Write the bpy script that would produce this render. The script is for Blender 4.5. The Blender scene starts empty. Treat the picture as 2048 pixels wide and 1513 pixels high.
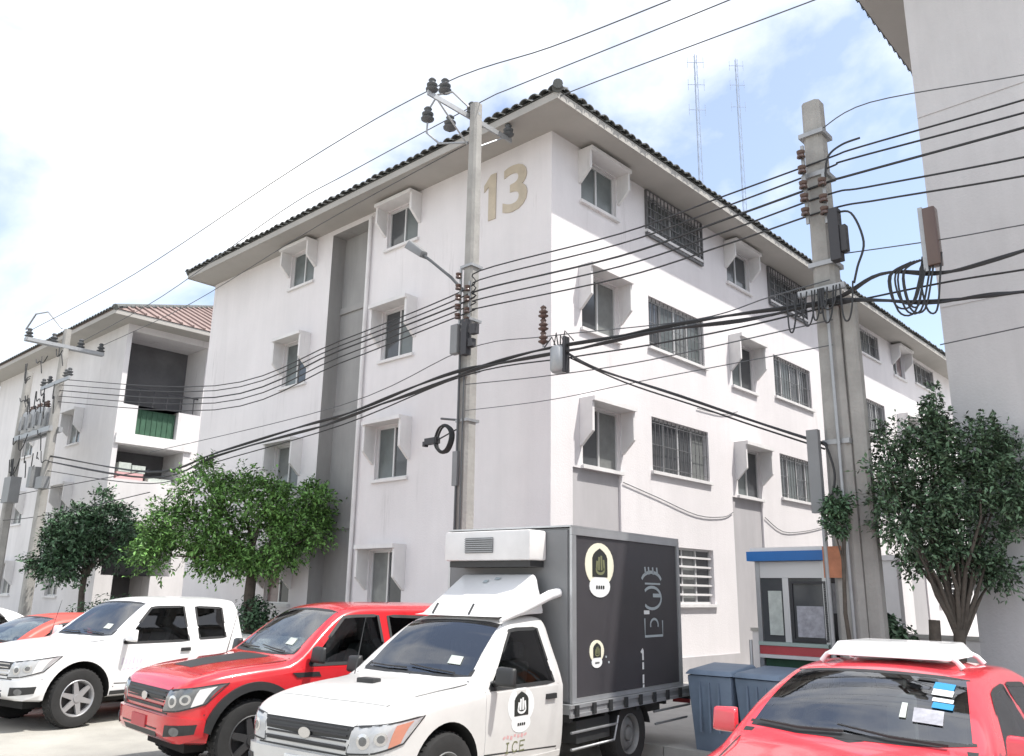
import bpy, bmesh, math, random
import numpy as np
from mathutils import Vector, Matrix, noise

R = math.radians
scene = bpy.context.scene
COL = scene.collection
random.seed(7)

# ------------------------------------------------------------------ camera
cd = bpy.data.cameras.new('camera')
cam = bpy.data.objects.new('camera', cd)
COL.objects.link(cam)
cd.sensor_width = 36.0
cd.lens = 36.0 * 1672.13 / 2048
cd.clip_start = 0.1
cd.clip_end = 2000
PITCH, ROLL, EYE = 0.252, 0.0154, 1.9
_f = Vector((0, math.cos(PITCH), math.sin(PITCH)))
_u0 = Vector((0, -math.sin(PITCH), math.cos(PITCH)))
_r = Vector((1, 0, 0)) * math.cos(ROLL) + _u0 * math.sin(ROLL)
_u = Vector((1, 0, 0)) * -math.sin(ROLL) + _u0 * math.cos(ROLL)
cam.matrix_world = Matrix(((_r.x, _u.x, -_f.x, 0), (_r.y, _u.y, -_f.y, 0), (_r.z, _u.z, -_f.z, EYE), (0, 0, 0, 1)))
scene.camera = cam

# ------------------------------------------------------------------ world
SUN_AZ, SUN_EL = R(106), R(62)
world = bpy.data.worlds.new('World')
scene.world = world
world.use_nodes = True
nt = world.node_tree
nt.nodes.clear()
N = nt.nodes.new
out = N('ShaderNodeOutputWorld')
sky = N('ShaderNodeTexSky')
sky.sky_type = 'NISHITA'
sky.sun_disc = False
sky.sun_elevation = SUN_EL
sky.sun_rotation = SUN_AZ
sky.air_density = 1.0
sky.dust_density = 1.6
bgs = N('ShaderNodeBackground')
bgs.inputs['Strength'].default_value = 0.14
nt.links.new(sky.outputs[0], bgs.inputs['Color'])
bgc = N('ShaderNodeBackground')
bgc.inputs['Color'].default_value = (1.0, 0.995, 0.985, 1)
bgc.inputs['Strength'].default_value = 0.92
tc = N('ShaderNodeTexCoord')
mp = N('ShaderNodeMapping')
mp.inputs['Location'].default_value = (2.3, 1.7, 0.1)
mp.inputs['Scale'].default_value = (1.0, 1.0, 1.5)
nt.links.new(tc.outputs['Generated'], mp.inputs['Vector'])
nz = N('ShaderNodeTexNoise')
nz.inputs['Scale'].default_value = 2.3
nz.inputs['Detail'].default_value = 9
nz.inputs['Roughness'].default_value = 0.55
nz.inputs['Distortion'].default_value = 0.3
nt.links.new(mp.outputs[0], nz.inputs['Vector'])
rp = N('ShaderNodeValToRGB')
rp.color_ramp.elements[0].position = 0.41
rp.color_ramp.elements[0].color = (0.12, 0.12, 0.12, 1)
rp.color_ramp.elements[1].position = 0.615
rp.color_ramp.elements[1].color = (1, 1, 1, 1)
nt.links.new(nz.outputs['Fac'], rp.inputs['Fac'])
mx = N('ShaderNodeMixShader')
nt.links.new(rp.outputs['Color'], mx.inputs['Fac'])
nt.links.new(bgs.outputs[0], mx.inputs[1])
nt.links.new(bgc.outputs[0], mx.inputs[2])
nt.links.new(mx.outputs[0], out.inputs['Surface'])

sd = bpy.data.lights.new('sun', 'SUN')
sd.energy = 3.1
sd.angle = R(0.8)
sd.color = (1.0, 0.965, 0.91)
sun = bpy.data.objects.new('sun', sd)
COL.objects.link(sun)
sv = Vector((math.sin(SUN_AZ) * math.cos(SUN_EL), math.cos(SUN_AZ) * math.cos(SUN_EL), math.sin(SUN_EL)))
sun.rotation_euler = sv.to_track_quat('Z', 'Y').to_euler()

scene.view_settings.view_transform = 'Standard'
scene.view_settings.look = 'None'
scene.view_settings.gamma = 1
scene.view_settings.use_curve_mapping = False
scene.view_settings.exposure = 0.92

# ------------------------------------------------------------------ materials
def mat(name, col, rough=0.6, metal=0.0, var=0.0, scale=4.0, bump=0.0, bscale=40.0, streak=0.0, coat=0.0, spec=0.5, isl=0.0, dirt=None, runs=0.0):
    m = bpy.data.materials.new(name)
    m.use_nodes = True
    t = m.node_tree
    b = t.nodes['Principled BSDF']
    b.inputs['Base Color'].default_value = (*col, 1)
    b.inputs['Roughness'].default_value = rough
    b.inputs['Metallic'].default_value = metal
    b.inputs['Specular IOR Level'].default_value = spec
    if coat:
        b.inputs['Coat Weight'].default_value = coat
        b.inputs['Coat Roughness'].default_value = 0.06
    src = None
    co = t.nodes.new('ShaderNodeTexCoord')
    def mixmul(a, fac_socket, lo, hi):
        r_ = t.nodes.new('ShaderNodeMapRange')
        r_.inputs['To Min'].default_value = lo
        r_.inputs['To Max'].default_value = hi
        r_.inputs['From Min'].default_value = 0.25
        r_.inputs['From Max'].default_value = 0.75
        t.links.new(fac_socket, r_.inputs['Value'])
        mu = t.nodes.new('ShaderNodeMix')
        mu.data_type = 'RGBA'
        mu.blend_type = 'MULTIPLY'
        mu.inputs['Factor'].default_value = 1
        if a is None:
            mu.inputs['A'].default_value = (*col, 1)
        else:
            t.links.new(a, mu.inputs['A'])
        cmb = t.nodes.new('ShaderNodeCombineColor')
        for k in range(3):
            t.links.new(r_.outputs[0], cmb.inputs[k])
        t.links.new(cmb.outputs[0], mu.inputs['B'])
        return mu.outputs['Result']
    if var:
        n = t.nodes.new('ShaderNodeTexNoise')
        n.inputs['Scale'].default_value = scale
        n.inputs['Detail'].default_value = 8
        n.inputs['Roughness'].default_value = 0.65
        t.links.new(co.outputs['Object'], n.inputs['Vector'])
        src = mixmul(src, n.outputs['Fac'], 1 - var, 1 + var * 0.4)
    if streak:
        mpp = t.nodes.new('ShaderNodeMapping')
        mpp.inputs['Scale'].default_value = (1.1, 1.1, 0.14)
        t.links.new(co.outputs['Object'], mpp.inputs['Vector'])
        n = t.nodes.new('ShaderNodeTexNoise')
        n.inputs['Scale'].default_value = 1.6
        n.inputs['Detail'].default_value = 7
        n.inputs['Roughness'].default_value = 0.7
        t.links.new(mpp.outputs[0], n.inputs['Vector'])
        src = mixmul(src, n.outputs['Fac'], 1 - streak, 1.0 + streak * 0.3)
    if runs:
        mpp = t.nodes.new('ShaderNodeMapping')
        mpp.inputs['Scale'].default_value = (2.6, 2.6, 0.22)
        t.links.new(co.outputs['Object'], mpp.inputs['Vector'])
        n = t.nodes.new('ShaderNodeTexNoise')
        n.inputs['Scale'].default_value = 1.0
        n.inputs['Detail'].default_value = 5
        n.inputs['Roughness'].default_value = 0.75
        t.links.new(mpp.outputs[0], n.inputs['Vector'])
        n2 = t.nodes.new('ShaderNodeTexNoise')
        n2.inputs['Scale'].default_value = 0.35
        n2.inputs['Detail'].default_value = 3
        t.links.new(co.outputs['Object'], n2.inputs['Vector'])
        m1 = t.nodes.new('ShaderNodeMapRange')
        m1.inputs['From Min'].default_value = 0.58; m1.inputs['From Max'].default_value = 0.74
        t.links.new(n.outputs['Fac'], m1.inputs['Value'])
        m2 = t.nodes.new('ShaderNodeMapRange')
        m2.inputs['From Min'].default_value = 0.48; m2.inputs['From Max'].default_value = 0.60
        t.links.new(n2.outputs['Fac'], m2.inputs['Value'])
        mm = t.nodes.new('ShaderNodeMath'); mm.operation = 'MULTIPLY'
        t.links.new(m1.outputs[0], mm.inputs[0]); t.links.new(m2.outputs[0], mm.inputs[1])
        ml = t.nodes.new('ShaderNodeMath'); ml.operation = 'MULTIPLY'; ml.inputs[1].default_value = runs
        t.links.new(mm.outputs[0], ml.inputs[0])
        mu = t.nodes.new('ShaderNodeMix'); mu.data_type = 'RGBA'
        t.links.new(ml.outputs[0], mu.inputs['Factor'])
        if src is None: mu.inputs['A'].default_value = (*col, 1)
        else: t.links.new(src, mu.inputs['A'])
        mu.inputs['B'].default_value = (0.30, 0.285, 0.27, 1)
        src = mu.outputs['Result']
    if isl:
        g = t.nodes.new('ShaderNodeNewGeometry')
        r_ = t.nodes.new('ShaderNodeMapRange')
        r_.inputs['To Min'].default_value = 0
        r_.inputs['To Max'].default_value = 1
        t.links.new(g.outputs['Random Per Island'], r_.inputs['Value'])
        src = mixmul(src, r_.outputs[0], 1 - isl, 1 + isl)
    if dirt:
        n = t.nodes.new('ShaderNodeTexNoise')
        n.inputs['Scale'].default_value = dirt[1]
        n.inputs['Detail'].default_value = 6
        t.links.new(co.outputs['Object'], n.inputs['Vector'])
        r_ = t.nodes.new('ShaderNodeMapRange')
        r_.inputs['From Min'].default_value = dirt[2]
        r_.inputs['From Max'].default_value = dirt[2] + 0.15
        t.links.new(n.outputs['Fac'], r_.inputs['Value'])
        mu = t.nodes.new('ShaderNodeMix')
        mu.data_type = 'RGBA'
        t.links.new(r_.outputs[0], mu.inputs['Factor'])
        if src is None:
            mu.inputs['A'].default_value = (*col, 1)
        else:
            t.links.new(src, mu.inputs['A'])
        mu.inputs['B'].default_value = (*dirt[0], 1)
        src = mu.outputs['Result']
    if src is not None:
        t.links.new(src, b.inputs['Base Color'])
    if bump:
        n = t.nodes.new('ShaderNodeTexNoise')
        n.inputs['Scale'].default_value = bscale
        n.inputs['Detail'].default_value = 6
        t.links.new(co.outputs['Object'], n.inputs['Vector'])
        bp = t.nodes.new('ShaderNodeBump')
        bp.inputs['Strength'].default_value = bump
        bp.inputs['Distance'].default_value = 0.02
        t.links.new(n.outputs['Fac'], bp.inputs['Height'])
        t.links.new(bp.outputs[0], b.inputs['Normal'])
    return m

M = {}
M['wall'] = mat('white_plaster', (0.765, 0.735, 0.74), 0.85, var=0.13, scale=0.22, streak=0.075, runs=0.5, bump=0.25, bscale=30)
M['wallb'] = mat('neighbour_plaster', (0.72, 0.70, 0.70), 0.85, var=0.16, scale=0.3, streak=0.12, runs=0.8, bump=0.25, bscale=30)
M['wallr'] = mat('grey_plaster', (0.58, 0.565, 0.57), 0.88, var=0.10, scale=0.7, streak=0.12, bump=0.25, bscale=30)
M['trim'] = mat('trim_plaster', (0.74, 0.725, 0.72), 0.8, var=0.14, scale=1.5, streak=0.1, runs=0.7)
M['midgrey'] = mat('mid_grey_plaster', (0.47, 0.455, 0.465), 0.85, var=0.08, scale=1.0, streak=0.14)
M['recess'] = mat('recess_shade_render', (0.34, 0.335, 0.33), 0.9, var=0.12, scale=0.8, streak=0.22, bump=0.2)  # render darkened so the shade inside the recess sits in its colour
M['gallery'] = mat('gallery_shade_paint', (0.12, 0.12, 0.125), 0.9, var=0.3, scale=1.5)  # near-black back walls: the shade of the open gallery put into the colour
M['soffit'] = mat('soffit_board', (0.40, 0.385, 0.36), 0.9, var=0.12, scale=0.8)
M['tile'] = mat('dark_roof_tile', (0.12, 0.125, 0.12), 0.85, var=0.3, scale=2.0)
M['redroof'] = mat('red_brown_roof', (0.29, 0.215, 0.195), 0.85, var=0.25, scale=1.2)
M['frame'] = mat('aluminium_frame', (0.62, 0.62, 0.62), 0.45, metal=0.3)
M['pane'] = mat('window_glass', (0.075, 0.08, 0.085), 0.12, var=0.25, scale=1.5, spec=0.6)
M['curtain2'] = mat('pink_curtain_glass', (0.24, 0.18, 0.18), 0.2, var=0.4, scale=4, spec=0.6)
M['curtain3'] = mat('dusty_glass', (0.13, 0.15, 0.15), 0.3, var=0.4, scale=2, spec=0.6)
M['curtain'] = mat('pale_curtain_glass', (0.20, 0.21, 0.205), 0.2, var=0.3, scale=3, spec=0.6)
M['grille'] = mat('weathered_grille_steel', (0.17, 0.17, 0.175), 0.6, metal=0.3, var=0.25, scale=4)
M['bars'] = mat('dark_iron', (0.06, 0.06, 0.065), 0.6, metal=0.5)
M['digit'] = mat('ochre_paint', (0.53, 0.46, 0.36), 0.7, var=0.25, scale=3)
M['dark'] = mat('dark_void', (0.05, 0.05, 0.052), 0.9)
M['greennet'] = mat('green_netting', (0.05, 0.12, 0.075), 0.85, var=0.3, scale=5)
M['concrete'] = mat('weathered_concrete', (0.37, 0.36, 0.34), 0.9, var=0.25, scale=3, streak=0.2, bump=0.4, bscale=25)
M['ground'] = mat('bleached_asphalt', (0.40, 0.385, 0.345), 0.95, var=0.3, scale=0.9, bump=0.5, bscale=60, dirt=((0.26, 0.25, 0.23), 0.35, 0.56))
M['pave'] = mat('pavement_concrete', (0.40, 0.385, 0.36), 0.92, var=0.22, scale=1.6, bump=0.3, bscale=40)
M['kerb'] = mat('kerb_concrete', (0.42, 0.41, 0.38), 0.9, var=0.25, scale=3)
M['cable'] = mat('black_cable', (0.025, 0.026, 0.028), 0.6)
M['wire'] = mat('grey_wire', (0.085, 0.09, 0.095), 0.55)
M['galv'] = mat('galvanised_steel', (0.36, 0.37, 0.38), 0.5, metal=0.6, var=0.15, scale=8)
M['insul'] = mat('brown_porcelain', (0.10, 0.065, 0.055), 0.25)
M['mast'] = mat('pale_blue_grey_steel', (0.36, 0.42, 0.52), 0.6)
M['rust'] = mat('rusty_orange_steel', (0.42, 0.17, 0.09), 0.7, var=0.3, scale=10)
M['leaf'] = mat('bright_leaf', (0.14, 0.28, 0.075), 0.5, isl=0.6, var=0.4, scale=1.6, spec=0.35)
M['leafd'] = mat('dark_leaf', (0.075, 0.14, 0.075), 0.45, isl=0.7, var=0.4, scale=1.8, spec=0.35)
M['leafm'] = mat('mid_leaf', (0.10, 0.165, 0.095), 0.45, isl=0.7, var=0.4, scale=3.5, spec=0.35)
M['bark'] = mat('bark', (0.10, 0.085, 0.07), 0.95, var=0.4, scale=9, bump=0.8, bscale=20)
M['white'] = mat('white_car_paint', (0.80, 0.80, 0.80), 0.28, coat=0.6, var=0.05, scale=2)
M['truckw'] = mat('light_grey_truck_paint', (0.60, 0.595, 0.58), 0.34, coat=0.5, var=0.12, scale=2.2)  # one light grey over the whole cab, slightly mottled
M['red'] = mat('red_car_paint', (0.60, 0.022, 0.030), 0.24, coat=0.9, var=0.14, scale=2.5)
M['taxi'] = mat('pinkish_red_paint', (0.74, 0.055, 0.075), 0.22, coat=0.9, var=0.12, scale=2.5)
M['redold'] = mat('faded_red_paint', (0.62, 0.085, 0.06), 0.45, coat=0.3, var=0.2, scale=3)
def glass_mat(name, tint, ior):
    m = bpy.data.materials.new(name)
    m.use_nodes = True
    t = m.node_tree
    t.nodes.clear()
    o = t.nodes.new('ShaderNodeOutputMaterial')
    tr = t.nodes.new('ShaderNodeBsdfTransparent'); tr.inputs['Color'].default_value = (*tint, 1)
    gl = t.nodes.new('ShaderNodeBsdfGlossy'); gl.inputs['Roughness'].default_value = 0.02; gl.inputs['Color'].default_value = (1, 1, 1, 1)
    fr = t.nodes.new('ShaderNodeFresnel'); fr.inputs['IOR'].default_value = ior
    mx_ = t.nodes.new('ShaderNodeMixShader')
    t.links.new(fr.outputs[0], mx_.inputs['Fac']); t.links.new(tr.outputs[0], mx_.inputs[1]); t.links.new(gl.outputs[0], mx_.inputs[2])
    t.links.new(mx_.outputs[0], o.inputs['Surface'])
    return m
M['glass'] = glass_mat('tinted_car_glass', (0.26, 0.29, 0.28), 1.6)
M['screen'] = glass_mat('windscreen_glass', (0.74, 0.80, 0.80), 2.5)
M['interior'] = mat('grey_car_interior', (0.21, 0.21, 0.215), 0.8, var=0.2, scale=5)
M['seat'] = mat('grey_seat_cloth', (0.30, 0.30, 0.31), 0.9, var=0.25, scale=8)
M['glassd'] = mat('dark_rear_glass', (0.025, 0.03, 0.032), 0.05, spec=0.7)
M['trimblk'] = mat('black_plastic', (0.028, 0.029, 0.030), 0.5, var=0.2, scale=6)
M['rubber'] = mat('tyre_rubber', (0.022, 0.022, 0.022), 0.85, var=0.3, scale=10)
M['rim'] = mat('alloy_wheel', (0.40, 0.40, 0.41), 0.35, metal=0.5)
M['rimd'] = mat('dark_wheel_dish', (0.05, 0.05, 0.052), 0.5, metal=0.3)
M['steelrim'] = mat('grey_steel_wheel', (0.20, 0.205, 0.205), 0.5, metal=0.3, var=0.2, scale=8)
M['well'] = mat('wheel_well', (0.015, 0.015, 0.015), 0.9)
M['chrome'] = mat('chrome', (0.62, 0.62, 0.63), 0.15, metal=0.95)
M['lens'] = mat('headlamp_lens', (0.44, 0.45, 0.46), 0.06, spec=0.8, coat=1.0, var=0.18, scale=9)
M['lensd'] = mat('smoked_headlamp', (0.12, 0.125, 0.13), 0.08, spec=0.8, coat=1.0, var=0.5, scale=14)
M['amber'] = mat('amber_lens', (0.52, 0.24, 0.17), 0.15, coat=1.0)
M['boxside'] = mat('charcoal_vinyl', (0.050, 0.047, 0.052), 0.42, var=0.2, scale=1.5)
M['boxgrey'] = mat('grey_panel_paint', (0.20, 0.205, 0.21), 0.5, var=0.15, scale=2)
M['alu'] = mat('brushed_aluminium', (0.52, 0.53, 0.54), 0.4, metal=0.7, var=0.12, scale=5)
M['offwhite'] = mat('aged_white_plastic', (0.70, 0.69, 0.68), 0.5, var=0.12, scale=3)
M['emblem'] = mat('pale_yellow_print', (0.72, 0.70, 0.56), 0.5)
M['print'] = mat('white_print', (0.72, 0.74, 0.74), 0.5)
M['printgrey'] = mat('pale_grey_print', (0.36, 0.41, 0.43), 0.5)
M['printred'] = mat('faded_pink_print', (0.60, 0.36, 0.36), 0.5)
M['printblue'] = mat('faded_blue_print', (0.42, 0.45, 0.62), 0.5)
M['printgrey2'] = mat('faded_lilac_print', (0.62, 0.56, 0.64), 0.5)
M['black'] = mat('black_print', (0.02, 0.022, 0.02), 0.6)
M['olive'] = mat('olive_print', (0.16, 0.17, 0.09), 0.6)
M['blue'] = mat('bright_blue_fascia', (0.010, 0.13, 0.40), 0.4, var=0.1)
M['bin'] = mat('faded_blue_plastic', (0.19, 0.25, 0.33), 0.55, var=0.25, scale=3)
M['redband'] = mat('red_sign_band', (0.48, 0.07, 0.08), 0.5, var=0.15, scale=6)
M['poster'] = mat('pale_poster', (0.52, 0.56, 0.52), 0.6, var=0.3, scale=9)
M['poster2'] = mat('grey_poster', (0.42, 0.42, 0.46), 0.5, var=0.5, scale=12)
M['skyblue'] = mat('blue_sticker', (0.03, 0.25, 0.50), 0.4)
M['mint'] = mat('mint_sill', (0.38, 0.47, 0.43), 0.6, var=0.1)

# ------------------------------------------------------------------ mesh helpers
def tag(o, label=None, cat=None, group=None, kind=None):
    if label: o['label'] = label
    if cat: o['category'] = cat
    if group: o['group'] = group
    if kind: o['kind'] = kind
    return o

def thing(name, label, cat, loc=(0, 0, 0), rz=0.0, group=None):
    o = bpy.data.objects.new(name, None)
    o.empty_display_size = 0.2
    COL.objects.link(o)
    o.location = loc
    o.rotation_euler = (0, 0, rz)
    return tag(o, label, cat, group)

class MB:
    def __init__(s):
        s.v, s.f, s.m = [], [], []
    def add(s, verts, faces, m=0):
        b = len(s.v)
        s.v += [tuple(float(c) for c in p) for p in verts]
        s.f += [tuple(b + i for i in f) for f in faces]
        s.m += [m] * len(faces)
        return s
    def hexa(s, p, m=0):          # 8 points: bottom loop 0-3, top loop 4-7
        return s.add(p, [(3, 2, 1, 0), (4, 5, 6, 7), (0, 1, 5, 4), (1, 2, 6, 5), (2, 3, 7, 6), (3, 0, 4, 7)], m)
    def box(s, x0, x1, y0, y1, z0, z1, m=0, T=None):
        p = [(x0, y0, z0), (x1, y0, z0), (x1, y1, z0), (x0, y1, z0), (x0, y0, z1), (x1, y0, z1), (x1, y1, z1), (x0, y1, z1)]
        if T: p = [T(*q) for q in p]
        return s.hexa(p, m)
    def tube(s, pts, r, n=6, m=0, cap=True):
        pts = [Vector(p) for p in pts]
        rs = r if isinstance(r, (list, tuple)) else [r] * len(pts)
        rings = []
        up = None
        for i, p in enumerate(pts):
            a = pts[max(i - 1, 0)]; b = pts[min(i + 1, len(pts) - 1)]
            d = (b - a).normalized()
            if up is None:
                up = Vector((0, 0, 1)) if abs(d.z) < 0.9 else Vector((1, 0, 0))
            x = d.cross(up)
            if x.length < 1e-4:
                up = Vector((1, 0.3, 0)); x = d.cross(up)
            x.normalize()
            y = x.cross(d).normalized()
            up = y
            rings.append([p + (x * math.cos(2 * math.pi * k / n) + y * math.sin(2 * math.pi * k / n)) * rs[i] for k in range(n)])
        V = [q for rg in rings for q in rg]
        F = []
        for i in range(len(pts) - 1):
            for k in range(n):
                F.append((i * n + k, i * n + (k + 1) % n, (i + 1) * n + (k + 1) % n, (i + 1) * n + k))
        if cap:
            F.append(tuple(range(n))[::-1]); F.append(tuple((len(pts) - 1) * n + k for k in range(n)))
        return s.add(V, F, m)
    def lathe(s, prof, n=24, T=None, m=0):   # prof (r, h) ; axis z unless T
        V = []
        for r_, h in prof:
            for k in range(n):
                a = 2 * math.pi * k / n
                q = (r_ * math.cos(a), r_ * math.sin(a), h)
                V.append(T(*q) if T else q)
        F = []
        for i in range(len(prof) - 1):
            for k in range(n):
                F.append((i * n + k, i * n + (k + 1) % n, (i + 1) * n + (k + 1) % n, (i + 1) * n + k))
        return s.add(V, F, m)
    def prism(s, loop, vec, m=0):
        n = len(loop)
        l2 = [tuple(Vector(p) + Vector(vec)) for p in loop]
        F = [tuple(range(n))[::-1], tuple(range(n, 2 * n))]
        for k in range(n):
            F.append((k, (k + 1) % n, n + (k + 1) % n, n + k))
        return s.add(list(loop) + l2, F, m)
    def mesh(s, name, mats, smooth=None, recalc=True, bevel=0):
        me = bpy.data.meshes.new(name)
        me.from_pydata(s.v, [], s.f)
        for m_ in (mats if isinstance(mats, (list, tuple)) else [mats]):
            me.materials.append(m_)
        me.polygons.foreach_set('material_index', s.m)
        if recalc or bevel:
            bm = bmesh.new(); bm.from_mesh(me)
            if recalc: bmesh.ops.recalc_face_normals(bm, faces=bm.faces)
            if bevel:
                es = [e for e in bm.edges if len(e.link_faces) == 2 and e.calc_face_angle(0) > 0.6]
                bmesh.ops.bevel(bm, geom=es, offset=bevel, segments=2, affect='EDGES', profile=0.6)
            bm.to_mesh(me); bm.free()
        if smooth:
            me.polygons.foreach_set('use_smooth', [True] * len(me.polygons))
            me.set_sharp_from_angle(angle=R(smooth))
        me.update()
        return me
    def build(s, name, mats, parent=None, smooth=None, recalc=True, bevel=0, loc=None):
        o = bpy.data.objects.new(name, s.mesh(name, mats, smooth, recalc, bevel))
        COL.objects.link(o)
        if parent: o.parent = parent
        if loc: o.location = loc
        return o

def smooth_line(pts, n=6):
    P = [Vector(p) for p in pts]
    o = []
    for i in range(len(P) - 1):
        p0 = P[max(i - 1, 0)]; p1 = P[i]; p2 = P[i + 1]; p3 = P[min(i + 2, len(P) - 1)]
        for k in range(n):
            t = k / n
            o.append(.5 * ((2 * p1) + (p2 - p0) * t + (2 * p0 - 5 * p1 + 4 * p2 - p3) * t * t + (3 * p1 - p0 - 3 * p2 + p3) * t ** 3))
    o.append(P[-1])
    return o

def split_build(mb, name, m, parent, smooth=50):
    # one object per connected piece collected in mb
    par = list(range(len(mb.v)))
    def find(i):
        while par[i] != i:
            par[i] = par[par[i]]; i = par[i]
        return i
    for f in mb.f:
        a = find(f[0])
        for i in f[1:]: par[find(i)] = a
    groups = {}
    for f, mi in zip(mb.f, mb.m): groups.setdefault(find(f[0]), []).append((f, mi))
    for fs in groups.values():
        ids = sorted({i for f, _ in fs for i in f}); ix = {i: k for k, i in enumerate(ids)}
        q = MB(); q.v = [mb.v[i] for i in ids]; q.f = [tuple(ix[i] for i in f) for f, _ in fs]; q.m = [mi for _, mi in fs]
        q.build(name, m, parent, smooth=smooth)

def inst(src, parent, loc=None, rot=None, name=None):
    o = src.copy()
    if name: o.name = name
    COL.objects.link(o)
    o.parent = parent
    if loc is not None: o.location = loc
    if rot is not None: o.rotation_euler = rot
    return o

def copy_tree(src, parent=None, kids=None):
    c = src.copy(); COL.objects.link(c)
    if parent: c.parent = parent
    for ch in (kids or KIDS)(src):
        copy_tree(ch, c, kids)
    return c
def KIDS(o):
    return [x for x in COL.objects if x.parent == o]

# ------------------------------------------------------------------ block frame
PH = 0.7472
DR = Vector((math.sin(PH), math.cos(PH), 0))     # away along the lane
DL = Vector((-math.cos(PH), math.sin(PH), 0))    # away along the street, to the left
STREET_RZ = math.atan2(-DL.y, -DL.x)             # local x = -DL, local y = DR

# ------------------------------------------------------------------ ground
g = MB(); g.add([(-400, -200, 0), (400, -200, 0), (400, 600, 0), (-400, 600, 0)], [(0, 1, 2, 3)])
tag(g.build('street', M['ground']), kind='structure')
# raised pavement and kerb (distance from camera measured along DR)
KD = 9.25
def dp(l, d, z): return tuple(DL * l + DR * d + Vector((0, 0, z)))
pv = MB()
for l0, l1 in ((-22, 45),):
    pv.hexa([dp(l0, KD + .15, -.1), dp(l1, KD + .15, -.1), dp(l1, 60, -.1), dp(l0, 60, -.1), dp(l0, KD + .15, .13), dp(l1, KD + .15, .13), dp(l1, 60, .13), dp(l0, 60, .13)])
tag(pv.build('pavement', M['pave']), kind='structure')
kb_root = thing('kerb', 'pale concrete kerb running behind the row of parked vehicles', 'kerb', dp(8, KD, 0))
kb_root['kind'] = 'structure'; del kb_root['category']; del kb_root['label']
ks = MB()
ks.hexa([tuple(Vector(dp(0, 0, 0)) + Vector(q)) for q in [tuple(DL * .01), tuple(DL * .99), tuple(DL * .99 + DR * .146), tuple(DL * .01 + DR * .146), tuple(DL * .01 + Vector((0, 0, .137)) + DR * .02), tuple(DL * .99 + Vector((0, 0, .137)) + DR * .02), tuple(DL * .99 + DR * .146 + Vector((0, 0, .137))), tuple(DL * .01 + DR * .146 + Vector((0, 0, .137)))]])
k0 = ks.build('kerb_stone', M['kerb'], kb_root, loc=tuple(DL * -20))
for i in range(-19, 34):
    inst(k0, kb_root, loc=tuple(DL * i))

# ------------------------------------------------------------------ building 13
C13 = Vector((0.75, 15.573, 0))
WT = 11.24            # wall top
LL, LR = 13.93, 27.2  # lengths of the two street faces
b13 = thing('apartment_building', 'white four storey apartment block numbered 13 on the street corner', 'building', tuple(C13))
def FL(s, n, z): return tuple(DL * s - DR * n + Vector((0, 0, z)))
def FR(s, n, z): return tuple(DR * s - DL * n + Vector((0, 0, z)))

def wall_sheet(mb, F, length, top, holes, s0=0.0, z0=0.0):
    ss = sorted({round(x, 4) for x in [s0, length] + [h[0] for h in holes] + [h[1] for h in holes]})
    zz = sorted({round(x, 4) for x in [z0, top] + [h[2] for h in holes] + [h[3] for h in holes]})
    for a, b in zip(ss, ss[1:]):
        for c, d in zip(zz, zz[1:]):
            if any(h[0] - 1e-3 <= a and b <= h[1] + 1e-3 and h[2] - 1e-3 <= c and d <= h[3] + 1e-3 for h in holes): continue
            mb.add([F(a, 0, c), F(b, 0, c), F(b, 0, d), F(a, 0, d)], [(0, 1, 2, 3)])
    for h in holes:
        a, b, c, d, dep = h[:5]
        for q in ([(a, c), (a, d)], [(b, c), (b, d)], [(a, c), (b, c)], [(a, d), (b, d)]):
            (sa, za), (sb, zb) = q
            mb.add([F(sa, 0, za), F(sb, 0, zb), F(sb, -dep, zb), F(sa, -dep, za)], [(0, 1, 2, 3)])

SILL = [1.56, 4.36, 7.19, 10.03]
WH = [1.22, 1.22, 1.22, 1.02]
holesL, holesR = [], []
winL, winR = [], []
for cidx, (a, b) in enumerate([(4.15, 5.3), (8.42, 9.55)]):
    for k in range(4):
        h = (a, b, SILL[k], SILL[k] + WH[k], .14)
        holesL.append(h); winL.append(h)
holesL.append((6.02, 7.62, 0.0, 11.10, 0.001))
WIDE = []
for u in range(4):
    o = 6.3 * u
    for k in range(4):
        a, b = .98 + o, 2.25 + o
        h = (a, b, SILL[k], SILL[k] + WH[k], .14)
        holesR.append(h); winR.append(h)
    for k in range(4):
        a, b = 3.45 + o, 5.9 + o
        zb = SILL[k] + (.17 if k else .17)
        zt_ = zb + (1.21 if k < 3 else .92)
        h = (a, b, zb, zt_, .16)
        holesR.append(h); WIDE.append((h, u, k))
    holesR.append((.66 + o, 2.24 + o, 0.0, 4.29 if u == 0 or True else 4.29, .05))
# the grey strip under the lower windows swallows the ground-floor window in its own hole
holesR = [h for h in holesR if not (h[2] == SILL[0] and abs(h[4] - .14) < 1e-6)]
winR = [h for h in winR if h[2] != SILL[0]]
wl = MB()
wall_sheet(wl, FL, LL, WT, holesL)
wall_sheet(wl, FR, LR, WT, holesR)
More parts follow.
